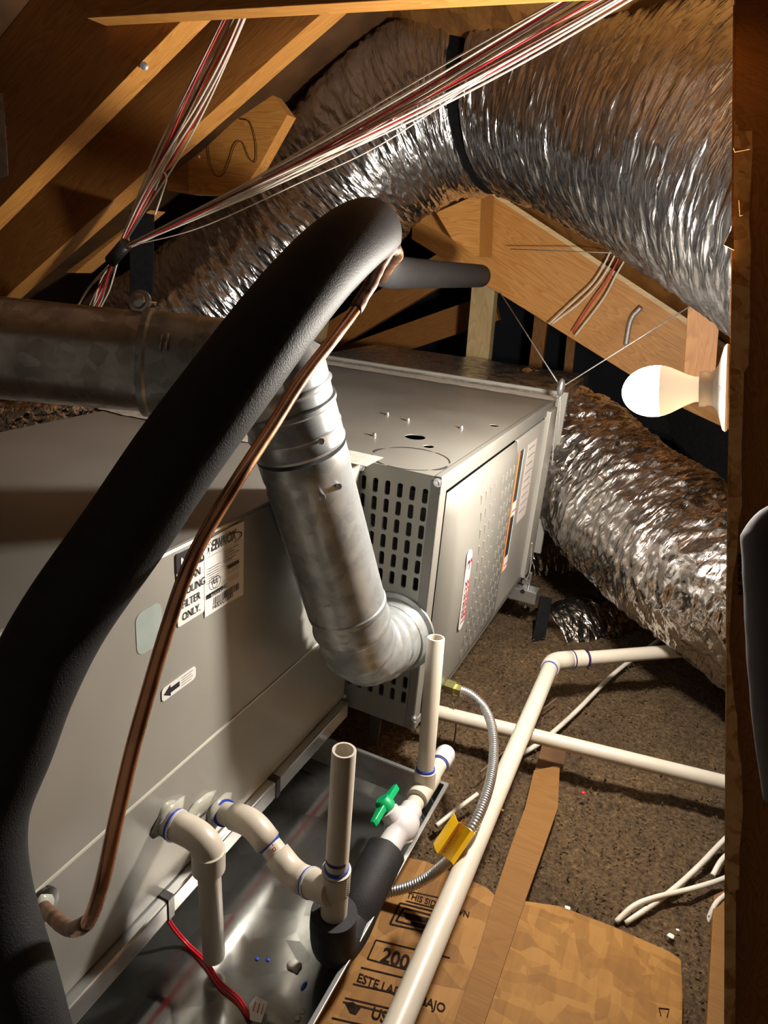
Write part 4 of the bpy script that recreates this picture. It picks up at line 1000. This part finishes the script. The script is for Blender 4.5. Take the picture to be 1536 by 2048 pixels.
dtext('USE', 740, 2035, 0.022, 0.0006, 0.85)
for p, q in (((752, 1880), (900, 1916)), ((735, 1918), (860, 1952)), ((752, 1880), (735, 1918)), ((722, 1935), (850, 1966)), ((706, 1968), (830, 1996)), ((690, 1996), (800, 2022)), ((686, 2004), (790, 2030)), ((812, 1802), (900, 1824)), ((806, 1780), (900, 1800)), ((664, 2036), (760, 2058))): dline(p, q)
for q_ in ([(800, 1806), (880, 1826), (860, 1866), (780, 1848)], [(808, 1816), (868, 1832), (856, 1858), (792, 1842)]):
    for i in range(4): dline(q_[i], q_[(i+1) % 4], 0.0016)
def dquad(pts): ngon('stamp_block', [W(a, b, z=ZD+0.0005) for a, b in pts], 0.0002, M['inkb'], dk1, dirv=(0, 0, 1))
dquad([(806, 1824), (866, 1838), (862, 1848), (812, 1838)]); dquad([(822, 1842), (858, 1850), (856, 1858), (820, 1850)])
dquad([(690, 2006), (706, 2004), (722, 2016), (712, 2030), (700, 2026)])
# tiny staple-like mark on the right deck
for p, q in (((1318, 2016), (1322, 2032)), ((1318, 2016), (1338, 2018)), ((1338, 2018), (1334, 2034))):
    a = W(*p, z=ZD+0.001); b = W(*q, z=ZD+0.001); tube('staple', [a, b], 0.0006, M['inkb'], dk2, seg=6)
# cables
def cable(pts, r, mat, lab, z=None, name='floor_cable', cat='cable', group='white cables on the insulation'):
    o = tube(name, [W(p[0], p[1], z=(p[2] if len(p) > 2 else z)) for p in pts], r, M[mat], seg=10); tag(o, lab, cat, group); return o
cable([(1345, 1262, .06), (1290, 1300, .05), (1225, 1350, .04), (1150, 1425, .035), (1085, 1482, .035), (1035, 1512, .02)], 0.0055, 'wirey', 'cable slanting from the far duct down under the crossing pipes')
cable([(955, 1588, .05), (915, 1618, .045), (872, 1652, .04)], 0.0042, 'wirey', 'short pale sliver of cable beside the pan corner')
cable([(1475, 1655, .04), (1440, 1688, .04), (1395, 1735, .04), (1345, 1780, .04), (1290, 1820, .035), (1250, 1846, .02)], 0.0046, 'wirew', 'upper of the two crossing white cables near the right board')
cable([(1475, 1745, .045), (1440, 1760, .045), (1385, 1777, .048), (1310, 1795, .045), (1268, 1812, .04), (1232, 1844, .02)], 0.0044, 'wirew', 'lower of the two crossing white cables near the right board')
cable([(1465, 1700, .045), (1442, 1722, .04), (1425, 1752, .03)], 0.0045, 'wirew', 'short cable curl touching the right board above the crossing pair')
cable([(1450, 1790, .04), (1430, 1810, .04), (1412, 1850, .02)], 0.004, 'wirey', 'short cable tail beside the batten at the right')
for i, (px, py, lab, m, s) in enumerate(((1342, 1872, 'white paper scrap on the insulation near the right', 'paper', .0045), (1356, 1860, 'tiny white chip above the paper scrap', 'paper', .0022), (1135, 1816, 'small white flake at the deck edge', 'paper', .004), (1167, 1585, 'small red scrap on the insulation', 'red', .004), (1004, 1620, 'small yellow scrap on the insulation by the hose', 'yellow', .003))):
    blob('scrap', W(px, py, z=0.036), s*1.3, s, s*0.4, M[m], lab, 'scrap', 0.6)
# brown leftover wires below the furnace
for i, (pts, lab) in enumerate((([(700, 1410), (705, 1450), (690, 1500), (715, 1480)], 'thin brown wire loop hanging behind the pan end'), ([(790, 1430), (785, 1490), (780, 1540)], 'tan wire hanging below the slotted panel'), ([(905, 1405), (912, 1450), (905, 1500), (898, 1540)], 'thin brown wire hanging below the gas fitting'), ([(1115, 1395), (1060, 1440), (1010, 1500), (960, 1545)], 'fine brown wire trailing over the insulation by the hose'))):
    o = tube('loose_wire', [W(a, b, y=1.2) for a, b in pts] if i < 3 else [W(a, b, z=0.05) for a, b in pts], 0.0016, M['wiredk'], seg=6); tag(o, lab, 'wire', 'old wires near the furnace base')

# red wire with tag in the pan
rw = empty('red_wire', W(325, 1805, z=0.16), label='red wire pair lying in the drain pan ending in a printed tag', cat='wire')
rpts = [(318, 1795, .165), (340, 1845, .12), (372, 1885, .075), (410, 1922, .062), (440, 1965, .060), (478, 1998, .060), (500, 2035, .060)]
rpts = [(a, b, max(c_r, .088)) for a, b, c_r in rpts]
for k_ in (-1, 1):
    tube('wire', [W(a+1.8*k_, b-1.5*k_, z=z_) for a, b, z_ in rpts], 0.0017, M['red'], rw, seg=10)
tq = [(498, 2010), (512, 1992), (536, 2004), (522, 2046), (500, 2040)]
o = ngon('wire_tag', [W(a, b, z=0.094) for a, b in tq], 0.0006, M['paper'], rw, dirv=(0, 0, 1))
for i in range(3):
    a = W(511+8*i, 2003+3*i, z=0.0957); b = W(506+8*i, 2022+3*i, z=0.0957); tube('tag_print', [a, b], 0.0005, M['redink'], rw, seg=5)

# ================================================================== FLEX DUCTS
def duct(name, pts, rad, mat, label, seed, n=420, seg=200, parent=None, cat='duct', amp=1.0, pinch=None, fq=1.0):
    path = resample(pts, n); s_ = [0]
    for i in range(1, n): s_.append(s_[-1]+(path[i]-path[i-1]).length)
    def r(i, s, a):
        ca, sa = math.cos(a), math.sin(a)
        f = 0.0
        # circumferential pleats, running a little askew
        sk = s+0.03*math.sin(a*2+seed)+0.02*mn.noise(Vector((s*4, ca*1.5, sa*1.5)))
        v1 = mn.noise(Vector((sk*38*fq, ca*2.0+seed, sa*2.0))); v2 = mn.noise(Vector((sk*75*fq, ca*5+seed, sa*5+3)))
        v3 = mn.noise(Vector((sk*150*fq, ca*11, sa*11+seed)))
        f += (0.5-abs(v1))*0.011 + (0.5-abs(v2))*0.007 + v3*0.0026
        f += 0.016*mn.noise(Vector((s*5, ca+seed, sa)))
        R_ = rad(s/s_[-1]) if callable(rad) else rad
        if pinch is not None:
            for c, w, dpt in pinch: R_ *= 1-dpt*math.exp(-((s/s_[-1]-c)/w)**2)
        return R_+f*amp
    bm = bmesh.new(); tube_bm(bm, path, r, seg, True, uv=True)
    o = link(name, bm, mat, parent)
    if parent is None: tag(o, label, cat)
    return o, path
bd_pts = [W(150, 800, d=2.55), W(300, 700, d=2.48), W(415, 622, d=2.42), W(520, 535, d=2.36), W(612, 452, d=2.30), W(680, 375, d=2.24), W(755, 292, d=2.16), W(880, 215, d=2.08), W(1012, 183, d=1.98), W(1150, 186, d=1.82), W(1300, 222, d=1.64), W(1440, 262, d=1.46), W(1640, 340, d=1.25), W(1850, 430, d=1.08)]
_pp = resample(bd_pts, 400); PT = min(range(400), key=lambda i: (_pp[i]-W(1015, 190, d=1.98)).length)/399
big, path = duct('flexible_duct', bd_pts, lambda t: 0.240+0.036*max(0, min(1, (t-PT+.13)/.13))+0.010*max(0, min(1, (t-PT)/.2))+0.006*(t > PT), M['foil'], 'huge wrinkled silver duct arching over the furnace, hung by a black strap', 1.3, n=620, seg=240, pinch=[(PT, 0.018, 0.16)])
# strap round it at the pinch
i_ = min(range(len(path)), key=lambda i: (path[i]-W(1015, 190, d=1.98)).length)
tdir = (path[i_+4]-path[i_-4]).normalized()
stp = empty('duct_strap', path[i_], label='black webbing strap cinched round the huge silver duct and tied upward', cat='strap')
lathe_at('strap_loop', path[i_]-tdir*0.040, tdir, [(0.000, 0.236), (0.000, 0.264), (0.080, 0.264), (0.080, 0.236)], M['black'], stp, 96)
for k_ in range(4):
    a = path[i_]; 
board('strap_tail', W(1012, 60, d=1.80), W(1030, -90, d=1.7), RR, 0.05, 0.004, M['black'], stp, drop=-0.025)
# right lower duct
r2p = [W(1020, 850, d=2.4), W(1120, 900, d=2.25), W(1200, 975, d=2.05), W(1290, 1050, d=1.88), W(1370, 1115, d=1.75), W(1470, 1180, d=1.62), W(1640, 1290, d=1.5)]
duct('flexible_duct', r2p, lambda t: 0.195, M['foil3'], 'crumpled silver duct sloping from the furnace outlet down to the right board', 5.1, n=380, seg=200, amp=1.6, fq=0.6)
# small dark ducts near the floor
duct('flexible_duct', [W(1020, 1130, d=2.45), W(1080, 1120, d=2.5), W(1180, 1140, d=2.6), W(1240, 1200, d=2.7)], 0.135, M['foil2'], 'dull small duct just right of the furnace lower corner', 8.7, n=160, seg=120)
duct('flexible_duct', [W(1090, 1290, d=2.05), W(1160, 1270, d=2.1), W(1240, 1240, d=2.2), W(1330, 1230, d=2.4), W(1420, 1230, d=2.6)], lambda t: 0.10+0.02*t, M['foil2'], 'dark shiny duct lying on the insulation under the crumpled one', 11.9, n=200, seg=120)
# duct behind coil at left
duct('flexible_duct', [W(-150, 880, d=1.9), W(60, 850, d=1.95), W(200, 830, d=2.05)], 0.07, M['foil2'], 'dark foil duct glimpsed left under the horizontal vent pipe', 2.2, n=120, seg=100)
# black strap holding small duct, black board behind bulb
tag(board('duct_hanger', W(1072, 1306, d=1.95), W(1092, 1195, d=2.0), RR, 0.034, 0.012, M['black'], drop=-0.017), 'short black strap standing in front of the small dull ducts', 'strap')
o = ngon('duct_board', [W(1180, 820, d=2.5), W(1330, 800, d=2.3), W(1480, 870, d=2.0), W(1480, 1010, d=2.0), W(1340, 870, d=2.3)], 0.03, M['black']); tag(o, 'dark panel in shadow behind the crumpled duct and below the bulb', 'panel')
# black strap at left
tag(board('duct_strap', W(283, 640, d=1.75), W(284, 425, d=1.62), RR, 0.056, 0.005, M['black'], drop=-0.028), 'vertical black strap beside the wire bundle above the vent clamp', 'strap')

# ================================================================== WIRE BUNDLES
def bundle(name, P0, P1, n, spread, mats, r, label, mid_pts=(), sag=0.0, seed=1):
    e = empty(name, P0, label=label, cat='wires'); rnd = random.Random(seed)
    P0 = Vector(P0); P1 = Vector(P1); ax = (P1-P0).normalized(); s1 = ax.cross(FF).normalized(); s2 = ax.cross(s1)
    for k_ in range(n):
        u = rnd.uniform(-1, 1); pts = []
        c0_, c1_ = rnd.uniform(-1, 1), rnd.uniform(-1, 1)
        u0, u1 = u*0.25, rnd.uniform(-1, 1)
        for j in range(6):
            t = j/5; w = spread[0]+(spread[1]-spread[0])*t + spread[2]*math.sin(math.pi*t)
            off = (u0*(1-t)+u1*t+0.5*c0_*math.sin(math.pi*t)+0.25*c1_*math.sin(2*math.pi*t))*w
            dep = (k_/n-0.5)*w*0.8
            base = P0.lerp(P1, t)+Vector((0, 0, -sag*math.sin(math.pi*t)))
            pts.append(base+s1*off+s2*dep)
        tube('wire', pts, r, mats[k_ % len(mats)], e, n=24, seg=8)
    return e
tieP = W(238, 498, y=1.25)
ww = M['wirew']; rr_m = M['red']; wb = M['wireb']
bundle('upper_wires', tieP, W(502, -45, y=1.30), 14, (0.010, 0.022, 0.016), [ww, ww, wb, ww, rr_m, ww, ww, rr_m], 0.0019, 'white and red wires rising from the black sleeve to the top beam', seed=4)
bundle('crossing_wires', tieP+Vector((0.006, 0, 0)), W(1340, -88, y=1.30), 17, (0.012, 0.026, 0.014), [ww, ww, ww, rr_m, ww, ww, wb, ww, ww, rr_m], 0.0019, 'white and red wires crossing right in front of the huge silver duct', sag=0.012, seed=9)
bundle('lower_wires', W(236, 508, y=1.26), W(160, 640, y=1.34), 11, (0.010, 0.030, 0.01), [ww, ww, wb, ww, rr_m], 0.0019, 'wires dropping from the black sleeve behind the vent pipe', seed=5)
tag(tube('black_sleeve', [W(252, 488, y=1.245), W(222, 522, y=1.255)], 0.014, M['tape'], seg=20), 'black tape sleeve gathering the wires below the second rafter', 'sleeve')
# loop of white wire
tag(tube('stray_wire', [W(310, 430, y=1.24), W(325, 385, y=1.24), W(333, 358, y=1.24), W(325, 345, y=1.24), W(310, 380, y=1.25)], 0.0018, ww, seg=8), 'small looped white wire beside the rising bundle', 'wire')
tag(tube('stray_wire', [W(250, 494, y=1.24), W(400, 455, y=1.23), W(600, 365, y=1.22), W(768, 285, y=1.21), W(1000, 130, y=1.25)], 0.0012, ww, seg=8), 'single thin white wire sagging below the crossing bundle', 'wire')
# wires behind, in front of hip rafter
for pts, m, lab in (([(1245, 440), (1222, 500), (1190, 560), (1150, 600), (1098, 648)], ww, 'leftmost white cable falling across the lit right rafter'), ([(1255, 440), (1232, 505), (1200, 562), (1160, 605), (1104, 648)], ww, 'second white cable close beside the leftmost one on the right rafter'), ([(1258, 460), (1245, 500), (1215, 560), (1180, 610), (1145, 665)], rr_m, 'red cable hanging between white ones on the right rafter'), ([(1290, 450), (1265, 495), (1235, 545), (1205, 600), (1150, 672)], ww, 'rightmost white cable curving down across the right rafter')):
    tag(tube('hanging_cable', [W(a, b, y=2.38) for a, b in pts], 0.0028, m, seg=8), lab, 'cable', 'cables hanging at the right rafter')
tag(tube('grey_cable', [W(1282, 615, y=2.4), W(1262, 640, y=2.4), W(1252, 690, y=2.4)], 0.008, M['steelwire'], seg=8), 'short grey cable curling on the rafter above the bulb', 'cable')
# steel cables
def sw(pts, r, lab): tag(tube('hanger_wire', pts, r, M['steelwire'], seg=8), lab, 'wire', 'steel wires holding the furnace')
kp = W(1122, 775, y=1.78)
sw([kp, W(1000, 585, y=2.2)], 0.0016, 'steel wire from the clip up left to the lit rafter')
sw([kp, W(1440, 575, y=1.9)], 0.0016, 'steel wire from the clip up right behind the bulb')
sw([kp, W(1110, 860, y=1.80), W(1104, 930, y=1.82)], 0.0016, 'left strand dropping from the clip past the furnace corner')
sw([kp, W(1116, 870, y=1.80), W(1105, 905, y=1.82)], 0.0016, 'right strand dropping from the clip past the furnace corner')
sw([W(1064, 1085, y=1.80), W(1060, 1140, y=1.80), W(1052, 1160, y=1.80)], 0.0016, 'right strand ending at the strut bolt under the furnace')
sw([W(1064, 1085, y=1.79), W(1048, 1135, y=1.79), W(1050, 1160, y=1.79)], 0.0016, 'left strand ending at the strut bolt under the furnace')
sw([W(1020, 498, y=2.38), W(1330, 510, y=2.3)], 0.0016, 'thin horizontal wire crossing the lit rafter')
b_ = blob('cable_clip', kp, 0.010, 0.012, 0.024, M['zinc'], 'grey oval clip joining the steel wires at the furnace corner', 'clip')
